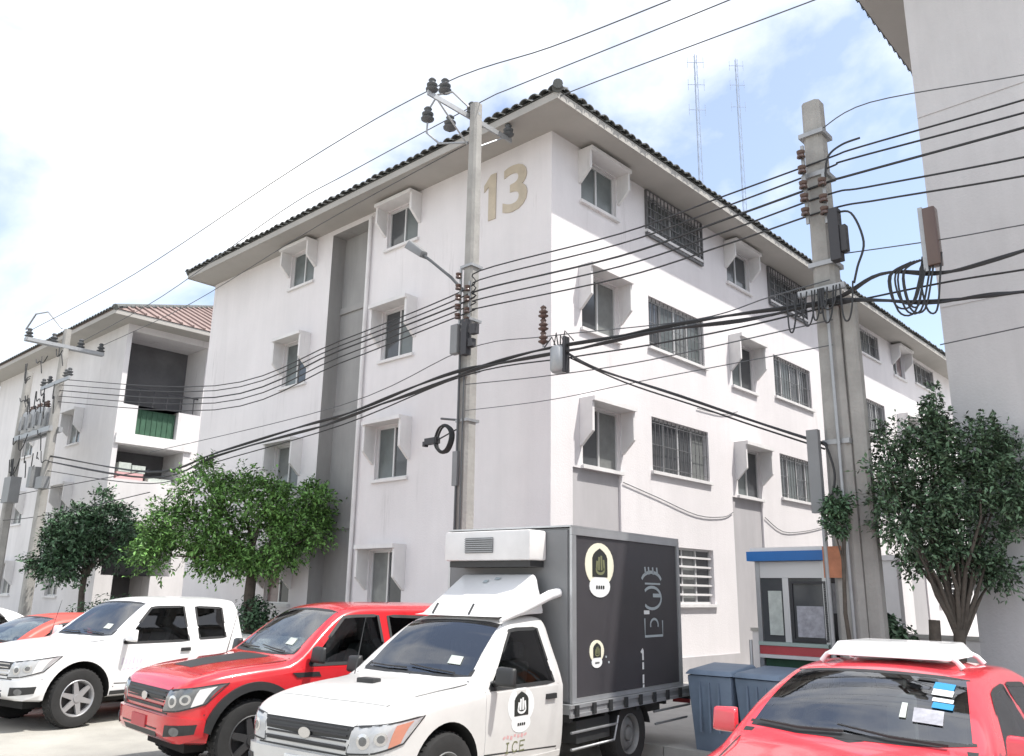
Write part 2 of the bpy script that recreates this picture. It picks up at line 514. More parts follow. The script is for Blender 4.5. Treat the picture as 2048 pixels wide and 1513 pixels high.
# back and far walls, closing top
wl.add([FL(LL, 0, 0), FL(LL, 0, WT), tuple(DL * LL + DR * LR + Vector((0, 0, WT))), tuple(DL * LL + DR * LR)], [(0, 1, 2, 3)])
wl.add([FR(LR, 0, 0), FR(LR, 0, WT), tuple(DL * LL + DR * LR + Vector((0, 0, WT))), tuple(DL * LL + DR * LR)], [(0, 1, 2, 3)])
wl.build('wall', M['wall'], b13, recalc=False)
rb = MB()
RD = .42
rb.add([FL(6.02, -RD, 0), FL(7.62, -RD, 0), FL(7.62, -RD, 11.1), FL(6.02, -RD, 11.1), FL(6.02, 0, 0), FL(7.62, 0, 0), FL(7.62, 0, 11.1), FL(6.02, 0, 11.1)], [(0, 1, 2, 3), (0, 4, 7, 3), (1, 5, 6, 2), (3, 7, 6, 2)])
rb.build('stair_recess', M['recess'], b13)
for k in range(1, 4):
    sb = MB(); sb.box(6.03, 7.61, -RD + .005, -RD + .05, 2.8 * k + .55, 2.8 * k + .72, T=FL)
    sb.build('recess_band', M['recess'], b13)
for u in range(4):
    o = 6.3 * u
    gp = MB(); gp.add([FR(.66 + o, -.05, 0), FR(2.24 + o, -.05, 0), FR(2.24 + o, -.05, 4.29), FR(.66 + o, -.05, 4.29)], [(0, 1, 2, 3)])  # mid-grey strip set slightly back in the wall, up to the lower windows
    gp.build('grey_strip', M['midgrey'], b13)

# windows: one mesh set per type, shared
def make_window(F, a, b, c, d, dep, nl, parent, pm, grille=False):
    fr = MB(); t = .045
    y0, y1 = -dep + .005, -dep + .06
    fr.box(a, a + t, y0, y1, c, d, T=F); fr.box(b - t, b, y0, y1, c, d, T=F)
    fr.box(a + t, b - t, y0, y1, c, c + t, T=F); fr.box(a + t, b - t, y0, y1, d - t, d, T=F)
    w = (b - a - 2 * t) / nl
    for i in range(1, nl):
        x = a + t + w * i
        fr.box(x - .022, x + .022, y0 + .002, y1 - .004, c + t, d - t, T=F)
    win = fr.build('window', M['frame'], parent)
    for i in range(nl):
        x0 = a + t + w * i + (.022 if i else 0); x1 = a + t + w * (i + 1) - (.022 if i < nl - 1 else 0)
        p = MB(); yy = y0 + .012 + (.012 if i % 2 else 0)
        p.box(x0, x1, yy - .006, yy + .006, c + t, d - t, T=F)
        p.build('pane', pm[i % len(pm)], win)
    bk = MB(); bk.box(a - .02, b + .02, -dep - .02, -dep, c - .02, d + .02, T=F)
    bk.build('backing', M['dark'], win)
    sl = MB(); sl.box(a - .06, b + .06, -.02, .07, c - .07, c - .002, T=F)
    sl.build('sill', M['trim'], win)
    if grille:
        gr = MB()
        nb = int((b - a) / .17)
        for i in range(nb + 1):
            x = a + .03 + (b - a - .06) * i / nb
            gr.box(x - .007, x + .007, -.05, -.036, c + .01, d - .01, T=F)
        for i in range(3):
            z = c + .12 + (d - c - .24) * i / 2
            gr.box(a + .01, b - .01, -.036, -.028, z - .008, z + .008, T=F)
        gr.build('grille', M['grille'], win)
    return win

def make_hood(F, a, b, zb, zt, parent, depth=.32, flip=False):
    h = MB(); t = .07
    top = zt + .02
    h.box(a - .03 - t, b + .03 + t, .002, depth + .06, top, top + .09, T=F)
    for x0, x1 in ((a - .03 - t, a - .03), (b + .03, b + .03 + t)):
        prof = [(0.002, zb + .36), (.05, zb + .38), (depth, zb + .64), (depth, top), (0.002, top)]
        h.prism([F(x0, n, z) for n, z in prof], Vector(F(x1, 0, 0)) - Vector(F(x0, 0, 0)))
    return h.build('window_hood', M['trim'], parent)

rng = random.Random(3)
for h in winL:
    make_window(FL, h[0], h[1], h[2], h[3], .14, 2, b13, [M[rng.choice(['pane', 'pane', 'curtain3'])], M[rng.choice(['pane', 'curtain', 'curtain2', 'curtain3'])]])
    make_hood(FL, h[0], h[1], h[2], h[3], b13)
for h in winR:
    make_window(FR, h[0], h[1], h[2], h[3], .14, 2, b13, [M[rng.choice(['pane', 'pane', 'curtain3'])], M[rng.choice(['pane', 'curtain', 'curtain2', 'curtain3'])]])
    make_hood(FR, h[0], h[1], h[2], h[3], b13)
for h, u, k in WIDE:
    if k == 0:
        # white lattice window of ten lights on the ground floor
        make_window(FR, h[0], h[1], h[2], h[3], .16, 4, b13, [M['curtain'], M['pane']])
        lt = MB()
        for i in range(1, 6):
            z = h[2] + (h[3] - h[2]) * i / 6
            lt.box(h[0], h[1], -.09, -.055, z - .022, z + .022, T=FR)
        lt.build('window_lattice', M['trim'], b13)
    else:
        make_window(FR, h[0], h[1], h[2], h[3], .16, 4, b13, [M[rng.choice(['pane', 'pane', 'curtain3', 'curtain'])] for _ in range(4)], grille=True)

# projecting dark window cages on the top floor
def cage(F, a, b, c, d, depth, parent):
    cg = MB()
    nb = int((b - a) / .15)
    for i in range(nb + 1):
        x = a + (b - a) * i / nb
        cg.box(x - .012, x + .012, depth - .02, depth, c, d, T=F)
    for i in range(6):
        z = c + (d - c) * i / 5
        cg.box(a, b, depth, depth + .02, z - .012, z + .012, T=F)
        cg.box(a - .02, a, 0.005, depth, z - .012, z + .012, T=F); cg.box(b, b + .02, 0.005, depth, z - .012, z + .012, T=F)
    for i in range(4):
        n = depth * i / 3
        cg.box(a - .02, a, n, n + .02, c, d, T=F); cg.box(b, b + .02, n, n + .02, c, d, T=F)
    cg.box(a - .02, b + .02, .005, depth + .02, c - .04, c - .015, T=F)
    return cg.build('window_cage', M['grille'], parent)
cage(FR, 3.42, 5.93, 10.08, 11.2, .05, b13)
cage(FR, 9.7, 12.2, 10.08, 11.2, .05, b13)

# number 13 on the street face
def text_mesh(txt, name, m, parent, T, size, extrude=.02, offset=0.0):
    cu = bpy.data.curves.new(name, 'FONT')
    cu.body = txt; cu.size = 1; cu.extrude = 0.001; cu.offset = offset; cu.resolution_u = 4
    cu.align_x = 'LEFT'
    o = bpy.data.objects.new(name, cu); COL.objects.link(o)
    bpy.context.view_layer.update()
    me = bpy.data.meshes.new_from_object(o.evaluated_get(bpy.context.evaluated_depsgraph_get()))
    bpy.data.objects.remove(o)
    xs = [v.co.x for v in me.vertices]; ys = [v.co.y for v in me.vertices]
    x0, x1, y0, y1 = min(xs), max(xs), min(ys), max(ys)
    for v in me.vertices:
        v.co = Vector(T((v.co.x - x0) / (x1 - x0) * size[0], (v.co.y - y0) / (y1 - y0) * size[1], extrude if v.co.z > 0 else 0.002))
    me.materials.clear(); me.materials.append(m)
    me.name = name
    ob = bpy.data.objects.new(name, me); COL.objects.link(ob); ob.parent = parent
    return ob
d1 = MB()
d1.prism([FL(1.93 - x, .002, 9.74 + y) for x, y in ((.14, 0), (.36, 0), (.36, 1.08), (.20, 1.08), (.0, .88), (.0, .72), (.14, .82))], -DR * .02)
d1.build('number_digit', M['digit'], b13)
text_mesh('3', 'number_digit', M['digit'], b13, lambda x, y, n: FL(1.36 - x, n, 9.74 + y), (.70, 1.08), offset=.015)

# eaves, soffit, fascia, hip roof
EO, EZ = .845, 11.40
def hip_roof(root, LLx, LRx, m_roof, slope, tile_m, fo=EO):
    def P(l, r_, z): return tuple(DL * l + DR * r_ + Vector((0, 0, z)))
    sf = MB()
    # ring of soffit boards
    for (l0, l1, r0, r1) in ((-EO, LLx + fo, -EO, 0), (-EO, LLx + fo, LRx, LRx + EO), (-EO, 0, 0, LRx), (LLx, LLx + fo, 0, LRx)):
        sf.hexa([P(l0, r0, WT), P(l1, r0, WT), P(l1, r1, WT), P(l0, r1, WT), P(l0, r0, EZ - .03), P(l1, r0, EZ - .03), P(l1, r1, EZ - .03), P(l0, r1, EZ - .03)])
    sf.build('soffit', M['soffit'], root)
    ft = MB()
    for (l0, l1, r0, r1) in ((-EO - .03, LLx + fo + .03, -EO - .03, -EO - .001), (-EO - .03, -EO - .001, -EO, LRx + EO), (LLx + fo + .001, LLx + fo + .03, -EO, LRx + EO), (-EO - .03, LLx + fo + .03, LRx + EO + .001, LRx + EO + .03)):
        ft.hexa([P(l0, r0, WT - .02), P(l1, r0, WT - .02), P(l1, r1, WT - .02), P(l0, r1, WT - .02), P(l0, r0, EZ - .02), P(l1, r0, EZ - .02), P(l1, r1, EZ - .02), P(l0, r1, EZ - .02)])
    ft.build('fascia', M['soffit'], root)
    e = EO + .06
    el = fo + .06
    half = (LLx + e + el) / 2
    rz = EZ + half * math.tan(slope)
    A, B, Cc, D = P(-e, -e, EZ), P(LLx + el, -e, EZ), P(LLx + el, LRx + e, EZ), P(-e, LRx + e, EZ)
    r1, r2 = P(-e + half, -e + half, rz), P(-e + half, LRx + e - half, rz)
    rf = MB()
    rf.add([A, B, Cc, D, r1, r2], [(0, 1, 4), (1, 2, 5, 4), (2, 3, 5), (3, 0, 4, 5), (3, 2, 1, 0)])
    ro = rf.build('roof', m_roof, root)
    # ridge caps on the hips
    rc = MB()
    def caps(a, b, r_=.11):
        a, b = Vector(a), Vector(b); n = int((b - a).length / .38)
        for i in range(n):
            p = a.lerp(b, i / n); q = a.lerp(b, (i + 1.15) / n)
            rc.tube([p + Vector((0, 0, .03)), q + Vector((0, 0, .05))], [r_, r_ * .82], n=8)
    for a in (A, B): caps(a, r1)
    for a in (Cc, D): caps(a, r2)
    caps(r1, r2)
    rc.build('ridge_cap', tile_m, ro, smooth=50)
    return ro, P, e
ro13, P13, e13 = hip_roof(b13, LL, LR, M['tile'], R(19), M['tile'], fo=.08)
# individual eave tiles along both street faces: a curled barrel tile end
tl = MB()
nseg = 6
V = []
for yy, sc in ((-.05, 1.0), (.34, .9)):
    for k in range(nseg + 1):
        a = math.pi * k / nseg
        V.append((-.115 * math.cos(a) * sc, yy, .02 + .075 * math.sin(a) * sc + (yy + .05) * .34))
for yy, sc in ((-.05, .78), (.34, .70)):
    for k in range(nseg + 1):
        a = math.pi * k / nseg
        V.append((-.115 * math.cos(a) * sc, yy, .02 + .075 * math.sin(a) * sc + (yy + .05) * .34 - .004))
n1 = nseg + 1
F_ = []
for k in range(nseg):
    F_ += [(k, k + 1, n1 + k + 1, n1 + k), (2 * n1 + k + 1, 2 * n1 + k, 3 * n1 + k, 3 * n1 + k + 1), (k + 1, k, 2 * n1 + k, 2 * n1 + k + 1)]
tl.add(V, F_)
t0 = tl.build('roof_tile', M['tile'], b13, smooth=50, recalc=False, loc=P13(-e13 + .1, -e13, EZ))
rzL = math.atan2(DR.y, DR.x) - math.pi / 2      # local y along DR
rzR = math.atan2(DL.y, DL.x) - math.pi / 2
t0.rotation_euler = (0, 0, rzL)
nL = int((LL + e13 + .14 - .2) / .25)
for i in range(1, nL + 1):
    o = inst(t0, b13, loc=P13(-e13 + .1 + .25 * i, -e13 + rng.uniform(-.02, .02), EZ + rng.uniform(-.008, .008)), rot=(0, rng.uniform(-.05, .05), rzL))
nR = int((LR + e13) / .25)
for i in range(0, nR + 1):
    o = inst(t0, b13, loc=P13(-e13 + rng.uniform(-.02, .02), -e13 + .25 + .25 * i, EZ + rng.uniform(-.008, .008)), rot=(0, rng.uniform(-.05, .05), rzR))
# finial tile on the eave corner
fn_ = MB()
for k in range(3):
    a = P13(-e13 - .04 + k * .16, -e13 - .04 + k * .16, EZ + .07 + .03 * k)
    b = P13(-e13 + .20 + k * .16, -e13 + .20 + k * .16, EZ + .12 + .05 * k)
    fn_.tube([a, b], [.10, .075], n=10)
fn_.build('hip_end_tile', M['tile'], b13, smooth=50)
# rainwater pipes and a small plinth
dpipe = MB()
dpipe.tube([FL(5.92, .07, .2), FL(5.92, .07, 11.1)], .05, n=8)
dpipe.build('downpipe', M['trim'], b13, smooth=60)
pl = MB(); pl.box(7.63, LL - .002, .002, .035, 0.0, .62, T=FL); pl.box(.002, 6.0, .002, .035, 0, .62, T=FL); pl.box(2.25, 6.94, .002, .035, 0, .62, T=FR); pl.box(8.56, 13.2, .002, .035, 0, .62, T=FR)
pl.build('plinth', M['midgrey'], b13)

# ------------------------------------------------------------------ neighbour block on the left
C2 = Vector((-14.01, 29.12, 0))
b2 = thing('apartment_building', 'white apartment block with open dark stair gallery and red brown roof at far left', 'building', tuple(C2))
LL2, LR2 = 14.0, 27.0
hl2 = [(3.2, 4.4, SILL[k], SILL[k] + 1.2, .14) for k in range(4)] + [(8.2, 9.4, SILL[k], SILL[k] + 1.2, .14) for k in range(4)]
hr2 = [(0.18, 3.1, 8.28, 11.0, 1.6), (.72, 2.25, 7.24, 8.28, 1.6), (.18, 2.6, 5.6, 6.8, 1.6), (.18, 2.6, 2.3, 4.0, 1.6), (.6, 1.9, 0, 2.3, 1.6)]
w2 = MB()
hl2 = [h for h in hl2 if h[3] < 11.2]
wall_sheet(w2, FL, LL2, WT, hl2)
wall_sheet(w2, FR, LR2, WT, hr2)
w2.add([FL(LL2, 0, 0), FL(LL2, 0, WT), tuple(DL * LL2 + DR * LR2 + Vector((0, 0, WT))), tuple(DL * LL2 + DR * LR2)], [(0, 1, 2, 3)])
w2.add([FR(LR2, 0, 0), FR(LR2, 0, WT), tuple(DL * LL2 + DR * LR2 + Vector((0, 0, WT))), tuple(DL * LL2 + DR * LR2)], [(0, 1, 2, 3)])
w2.build('wall', M['wallb'], b2, recalc=False)
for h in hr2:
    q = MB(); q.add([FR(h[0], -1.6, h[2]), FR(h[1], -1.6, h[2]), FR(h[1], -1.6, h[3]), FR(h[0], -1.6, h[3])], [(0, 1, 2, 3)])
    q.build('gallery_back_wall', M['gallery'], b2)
q = MB(); q.box(.75, 2.22, -.22, -.2, 7.26, 8.2, T=FR)
for i in range(8):
    q.box(.75 + .2 * i, .77 + .2 * i, -.2, -.17, 7.26, 8.2, T=FR)
q.build('green_netting', M['greennet'], b2)
q = MB()
q.box(.2, 3.08, -.3, -.27, 8.95, 9.0, T=FR)
for i in range(6):
    q.box(.3 + .52 * i, .33 + .52 * i, -.3, -.27, 8.3, 8.95, T=FR)
q.build('gallery_railing', M['bars'], b2)
q = MB(); q.box(.05, 2.9, .002, .09, 6.84, 7.2, T=FR); q.build('slab_edge', M['trim'], b2)
for (x0, x1, z0, z1, mm) in ((.3, 1.25, 5.6, 5.86, 'printred'), (.35, .78, 5.87, 6.2, 'poster'), (.82, 1.3, 5.87, 6.14, 'poster'), (1.45, 2.3, 5.6, 5.75, 'poster')):
    q = MB(); q.box(x0, x1, -.4, -.1, z0, z1, T=FR); q.build('gallery_clutter', M[mm], b2)
for h in hl2:
    make_window(FL, h[0], h[1], h[2], h[3], .14, 2, b2, [M['pane'], M['curtain']])
    make_hood(FL, h[0], h[1], h[2], h[3], b2)
ro2, P2, e2 = hip_roof(b2, LL2, LR2, M['redroof'], R(26), M['tile'])
rb2 = MB()
half2 = (LL2 + 2 * e2) / 2
for i in range(60):
    r_ = -e2 + .2 + .45 * i
    top = min(half2, r_ + e2, LR2 + e2 - r_) - .06
    if top < .3: continue
    a = Vector(P2(-e2, r_, EZ + .035)); b = Vector(P2(-e2 + top, r_, EZ + .035 + top * math.tan(R(26))))
    rb2.tube([a, b], .05, n=5)
rb2.build('roof_rib', M['redroof'], ro2, smooth=50)
tl2 = []
o = inst(t0, b2, loc=P2(-e2 + .1, -e2, EZ), rot=(0, 0, rzL))
for i in range(1, 56):
    inst(t0, b2, loc=P2(-e2 + .1 + .25 * i, -e2, EZ), rot=(0, 0, rzL))

# ------------------------------------------------------------------ building at the right edge
C3 = Vector((5.62, 10.41, 0))
b3 = thing('apartment_building', 'plain grey end wall of the tall block at the right edge of the photo', 'building', tuple(C3))
w3 = MB()
L3, D3 = 14.0, 24.0
def F3(s, n, z): return tuple(-DL * s - DR * n + Vector((0, 0, z)))
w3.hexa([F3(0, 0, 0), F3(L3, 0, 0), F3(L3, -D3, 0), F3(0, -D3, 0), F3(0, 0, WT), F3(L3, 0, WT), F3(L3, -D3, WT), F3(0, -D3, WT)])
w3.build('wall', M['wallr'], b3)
s3 = MB()
e = EO
s3.hexa([F3(-e, e, WT + .002), F3(L3 + e, e, WT + .002), F3(L3 + e, -D3 - e, WT + .002), F3(-e, -D3 - e, WT + .002), F3(-e, e, EZ), F3(L3 + e, e, EZ), F3(L3 + e, -D3 - e, EZ), F3(-e, -D3 - e, EZ)])
s3.build('soffit', M['soffit'], b3)
r3 = MB()
ee = e + .06
A, B, Cc, D = F3(-ee, ee, EZ + .002), F3(L3 + ee, ee, EZ + .002), F3(L3 + ee, -D3 - ee, EZ + .002), F3(-ee, -D3 - ee, EZ + .002)
hh = (L3 + 2 * ee) / 2; zz = EZ + hh * math.tan(R(19))
r3.add([A, B, Cc, D, F3(L3 / 2, ee - hh, zz), F3(L3 / 2, -D3 - ee + hh, zz)], [(0, 1, 4), (1, 2, 5, 4), (2, 3, 5), (3, 0, 4, 5), (3, 2, 1, 0)])
r3.build('roof', M['tile'], b3)
for i in range(1, 97):
    inst(t0, b3, loc=F3(-ee, ee - .25 * i, EZ), rot=(0, 0, rzR + math.pi))
jl = MB()
for z in (2.85, 5.65, 8.45): jl.box(.002, L3 - .01, .002, .012, z - .03, z + .03, T=F3)
jl.build('floor_line', M['wallr'], b3)

# ------------------------------------------------------------------ vehicles
def pchip(x, y):
    x = np.asarray(x, float); y = np.asarray(y, float)
    if x[0] > x[-1]: x, y = x[::-1], y[::-1]
    h = np.diff(x); d = np.diff(y) / h
    m = np.zeros_like(y)
    for i in range(1, len(x) - 1):
        if d[i - 1] * d[i] > 0:
            w1, w2 = 2 * h[i] + h[i - 1], h[i] + 2 * h[i - 1]
            m[i] = (w1 + w2) / (w1 / d[i - 1] + w2 / d[i])
    m[0], m[-1] = d[0], d[-1]
    def f(q):
        q = min(max(q, x[0]), x[-1])
        i = min(max(int(np.searchsorted(x, q) - 1), 0), len(h) - 1)
        t = (q - x[i]) / h[i]
        return ((2 * t ** 3 - 3 * t ** 2 + 1) * y[i] + (t ** 3 - 2 * t ** 2 + t) * h[i] * m[i] + (-2 * t ** 3 + 3 * t ** 2) * y[i + 1] + (t ** 3 - t ** 2) * h[i] * m[i + 1])
    return f

class Shell:
    """car body: cross sections lofted along x (front is +x)"""
    def __init__(s, st, extra=()):
        a = np.array(st, float)
        s.xs = sorted(set(a[:, 0]) | set(extra))
        s.f = [pchip(a[:, 0], a[:, k]) for k in range(1, 8)]
        s.x0, s.x1 = a[:, 0].min(), a[:, 0].max()
        xs = []
        for p, q in zip(s.xs, s.xs[1:]):
            n = max(1, int(round((q - p) / .07)))
            xs += [p + (q - p) * i / n for i in range(n)]
        s.xs = xs + [s.xs[-1]]
        s._c = {}
    def prm(s, x): return [f(x) for f in s.f]
    def half(s, x):
        key = round(x, 5)
        if key in s._c: return s._c[key]
        zb, zt, w, zs, tum, r, cr = s.prm(x)
        zs = min(zs, zt - r - .02); zs = max(zs, zb + .06)
        P = [(0, zb), (w * .5, zb), (w * .86, zb), (w * .945, zb + .025)]
        side = []
        for k in range(1, 8):
            z = zb + .05 + (zs - zb - .05) * k / 7
            u = (zs - z) / max(zs - zb, .01)
            side.append((w * (1 - .055 * max(0, u - .35) ** 2 * 2.2 - .012 * u * (1 - u)), z))
        n = 5
        za = zt - r
        for k in range(1, n + 1):
            z = zs + (za - zs) * k / n
            t = z - zs
            side.append((w - tum * t * (0.72 + 0.28 * min(1, t / .35)), z))
        ya = side[-1][0]
        for k in range(1, 6):
            a = math.pi / 2 * k / 5
            side.append((ya - r * 1.5 * (1 - math.cos(a)) - tum * r * .5 * math.sin(a), za + r * math.sin(a)))
        yb = side[-1][0]
        top = []
        for k in range(1, 7):
            y = yb * (1 - k / 6)
            top.append((y, zt + cr * (1 - (y / yb) ** 2)))
        s._c[key] = (P, side, top)
        return s._c[key]
    def mesh(s):
        mb = MB()
        rings = []
        for x in s.xs:
            P, sd_, tp = s.half(x)
            h = P + sd_ + tp
            full = h + [(-y, z) for y, z in h[-2:0:-1]]
            rings.append([(x, y, z) for y, z in full])
        n = len(rings[0])
        V = [q for r_ in rings for q in r_]
        F = []
        for i in range(len(rings) - 1):
            for k in range(n):
                F.append((i * n + k, i * n + (k + 1) % n, (i + 1) * n + (k + 1) % n, (i + 1) * n + k))
        F.append(tuple(range(n))); F.append(tuple((len(rings) - 1) * n + k for k in range(n))[::-1])
        return mb.add(V, F)
    def sideY(s, x, z):
        P, sd_, tp = s.half(x)
        pts = P[3:] + sd_
        zz = [p[1] for p in pts]; yy = [p[0] for p in pts]
        return float(np.interp(z, zz, yy))
    def topZ(s, x, y):
        P, sd_, tp = s.half(x)
        pts = (sd_[-6:] + tp)[::-1]
        return float(np.interp(abs(y), [p[0] for p in pts], [p[1] for p in pts]))
    def side(s, sg=1):
        def f(x, z, o): return (x, sg * (s.sideY(x, z) + o), z)
        return f
    def top(s):
        def f(x, y, o):
            e = .03
            dz = (s.topZ(x + e, y) - s.topZ(x - e, y)) / (2 * e)
            n = Vector((-dz, 0, 1)).normalized()
            return (x + n.x * o, y, s.topZ(x, y) + n.z * o)
        return f
    def contour(s, z, front=True):
        key = ('c', round(z, 4), front)
        if key in s._c: return s._c[key]
        L = []
        rngx = np.linspace(s.x1 - 1.25, s.x1, 90) if front else np.linspace(s.x0 + 1.0, s.x0, 70)
        lx = rngx[0]
        for x in rngx:
            zb, zt = s.f[0](x), s.f[1](x)
            if zb + .0 <= z <= zt - .004:
                L.append((x, s.sideY(x, z))); lx = x
            elif L: break
        L.append((lx + (.004 if front else -.004), L[-1][1] * .9))
        L.append((lx + (.006 if front else -.006), 0))
        pts = L[::-1]
        t = [0]
        for p, q in zip(pts, pts[1:]): t.append(t[-1] + math.hypot(q[0] - p[0], q[1] - p[1]))
        s._c[key] = (np.array(t), np.array([p[0] for p in pts]), np.array([p[1] for p in pts]))
        return s._c[key]
    def nose(s, front=True):
        def f(t, z, o):
            T, X, Y = s.contour(z, front)
            a = abs(t); e = .05
            x, y = np.interp(a, T, X), np.interp(a, T, Y)
            dx = np.interp(a + e, T, X) - np.interp(max(a - e, 0), T, X); dy = np.interp(a + e, T, Y) - np.interp(max(a - e, 0), T, Y)
            l = math.hypot(dx, dy) or 1
            nx, ny = (dy / l, -dx / l) if front else (-dy / l, dx / l)
            return (x + nx * o, math.copysign(1, t) * (y + ny * o) if t else 0.0, z)
        return f

def resample(L, n):
    L = [Vector((p[0], p[1])) for p in L]
    t = [0]
    for p, q in zip(L, L[1:]): t.append(t[-1] + (q - p).length)
    o = []
    for k in range(n + 1):
        u = t[-1] * k / n
        o.append((float(np.interp(u, t, [p.x for p in L])), float(np.interp(u, t, [p.y for p in L]))))
    return o

def patch(mb, fn, A, B, nu=12, nv=6, off=.005, thick=.014, m=0):
    """ruled sheet between two parameter polylines laid on a surface, with a rim"""
    A, B = resample(A, nu), resample(B, nu)
    V, F = [], []
    for j in range(nv + 1):
        for i in range(nu + 1):
            a = A[i][0] + (B[i][0] - A[i][0]) * j / nv; b = A[i][1] + (B[i][1] - A[i][1]) * j / nv
            V.append(fn(a, b, off))
    w = nu + 1
    for j in range(nv):
        for i in range(nu):
            F.append((j * w + i, j * w + i + 1, (j + 1) * w + i + 1, (j + 1) * w + i))
    loop = [i for i in range(w)] + [j * w + nu for j in range(1, nv + 1)] + [nv * w + i for i in range(nu - 1, -1, -1)] + [j * w for j in range(nv - 1, 0, -1)]
    base = len(V)
    for k in loop:
        j, i = divmod(k, w)
        a = A[i][0] + (B[i][0] - A[i][0]) * j / nv; b = A[i][1] + (B[i][1] - A[i][1]) * j / nv
        V.append(fn(a, b, off - thick))
    n = len(loop)
    for k in range(n):
        F.append((loop[k], loop[(k + 1) % n], base + (k + 1) % n, base + k))
    mb.add(V, F, m)
    return mb

def disc(mb, fn, ca, cb, ra, rb, off=.006, n=20, ri=0, m=0, thick=.01):
    V, F = [], []
    for rr in (ri, 1.0):
        for k in range(n):
            a = 2 * math.pi * k / n
            V.append(fn(ca + ra * rr * math.cos(a), cb + rb * rr * math.sin(a), off))
    for k in range(n):
        a = 2 * math.pi * k / n
        V.append(fn(ca + ra * math.cos(a), cb + rb * math.sin(a), off - thick))
    for k in range(n):
        k2 = (k + 1) % n
        F.append((k, k2, n + k2, n + k)); F.append((n + k, n + k2, 2 * n + k2, 2 * n + k))
    mb.add(V, F, m)
    return mb

def stroke(mb, fn, pts, w, off, m=0, thick=.003):
    """flat painted stroke along a parameter polyline"""
    pts = [Vector(p) for p in pts]
    V, F = [], []
    for i, p in enumerate(pts):
        d = (pts[min(i + 1, len(pts) - 1)] - pts[max(i - 1, 0)])
        d = d.normalized() if d.length else Vector((1, 0))
        nrm = Vector((-d.y, d.x)) * w / 2
        for q in (p + nrm, p - nrm):
            V.append(fn(q.x, q.y, off))
    for i in range(len(pts) - 1):
        F.append((2 * i, 2 * i + 1, 2 * i + 3, 2 * i + 2))
    mb.add(V, F, m)
    return mb

def arc(cx, cy, rx, ry, a0, a1, n=12):
    return [(cx + rx * math.cos(R(a0 + (a1 - a0) * k / n)), cy + ry * math.sin(R(a0 + (a1 - a0) * k / n))) for k in range(n + 1)]

def bool_cut(ob, cutters):
    """subtract the cutters; each one hands its own material to the faces it makes"""
    for c in cutters:
        c.parent = ob.parent
        md = ob.modifiers.new('cut', 'BOOLEAN')
        md.operation = 'DIFFERENCE'; md.solver = 'EXACT'; md.object = c
        md.material_mode = 'TRANSFER'
    bpy.context.view_layer.update()
    dg = bpy.context.evaluated_depsgraph_get()
    me = bpy.data.meshes.new_from_object(ob.evaluated_get(dg), preserve_all_data_layers=True, depsgraph=dg)
    old = ob.data
    ob.modifiers.clear()
    nm = old.name
    ob.data = me
    bpy.data.meshes.remove(old); me.name = nm
    for c in cutters:
        m_ = c.data; bpy.data.objects.remove(c); bpy.data.meshes.remove(m_)
    return me

def cabin_cutter(sh, x0, x1, zf):
    rows = []
    n = int((x0 - x1) / .08)
    for i in range(n + 1):
        x = x0 + (x1 - x0) * i / n
        zb, zt, w, zs, tum, r_, cr = sh.prm(x)
        rows.append((x, zf, zt - .04, w - .055, zs, tum, r_, cr))
    return Shell(rows).mesh().build('cutter', M['interior'])
def side_cutter(A, B, sg):
    loop = list(A) + list(B)[::-1]
    y0 = sg * .40
    mb = MB(); mb.prism([(x, y0, z) for x, z in loop], (0, sg * .8, 0))
    return mb.build('cutter', M['trimblk'])
def top_cutter(A, B, z0):
    loop = list(A) + list(B)[::-1]
    mb = MB(); mb.prism([(x, y, z0) for x, y in loop], (0, 0, 1.2))
    return mb.build('cutter', M['trimblk'])
def ring(mb, fn, A, B, w=.03, off=.004):
    loop = resample(A, 8) + resample(B, 8)[::-1]
    loop.append(loop[0]); stroke(mb, fn, loop, w, off)
    return mb
def cabin_fit(root, x_dash, z_dash, x_seat, y_seat, zf, rows=1, hw=.62):
    d = MB(); d.hexa([(x_dash + .10, -hw, zf), (x_dash + .10, hw, zf), (x_dash - .28, hw, zf), (x_dash - .28, -hw, zf), (x_dash + .14, -hw, z_dash), (x_dash + .14, hw, z_dash), (x_dash - .20, hw, z_dash + .03), (x_dash - .20, -hw, z_dash + .03)])
    d.build('dashboard', M['interior'], root, bevel=.03, smooth=50)
    w_ = MB()
    c = Vector((x_dash - .36, -y_seat, z_dash - .02))
    pts = [c + Vector((.06 * math.sin(a), .18 * math.cos(a), .17 * math.sin(a))) for a in [2 * math.pi * k / 20 for k in range(21)]]
    w_.tube(pts, .015, n=6)
    w_.tube([c + Vector((.0, -.17, 0)), c + Vector((.03, 0, 0)), c + Vector((.0, .17, 0))], .018, n=6)
    w_.build('steering_wheel', M['trimblk'], root, smooth=60)
    for k in range(rows):
        for sg in (1, -1):
            xs = x_seat - .82 * k
            b = MB(); b.hexa([(xs + .10, sg * y_seat - .23, zf), (xs + .10, sg * y_seat + .23, zf), (xs - .02, sg * y_seat + .23, zf), (xs - .02, sg * y_seat - .23, zf), (xs - .12, sg * y_seat - .20, z_dash + .22), (xs - .12, sg * y_seat + .20, z_dash + .22), (xs - .22, sg * y_seat + .20, z_dash + .22), (xs - .22, sg * y_seat - .20, z_dash + .22)])
            so_ = b.build('seat', M['seat'], root, bevel=.04, smooth=50)
            hr = MB(); hr.box(xs - .23, xs - .13, sg * y_seat - .12, sg * y_seat + .12, z_dash + .25, z_dash + .40)
            hr.build('headrest', M['seat'], so_, bevel=.035, smooth=50)

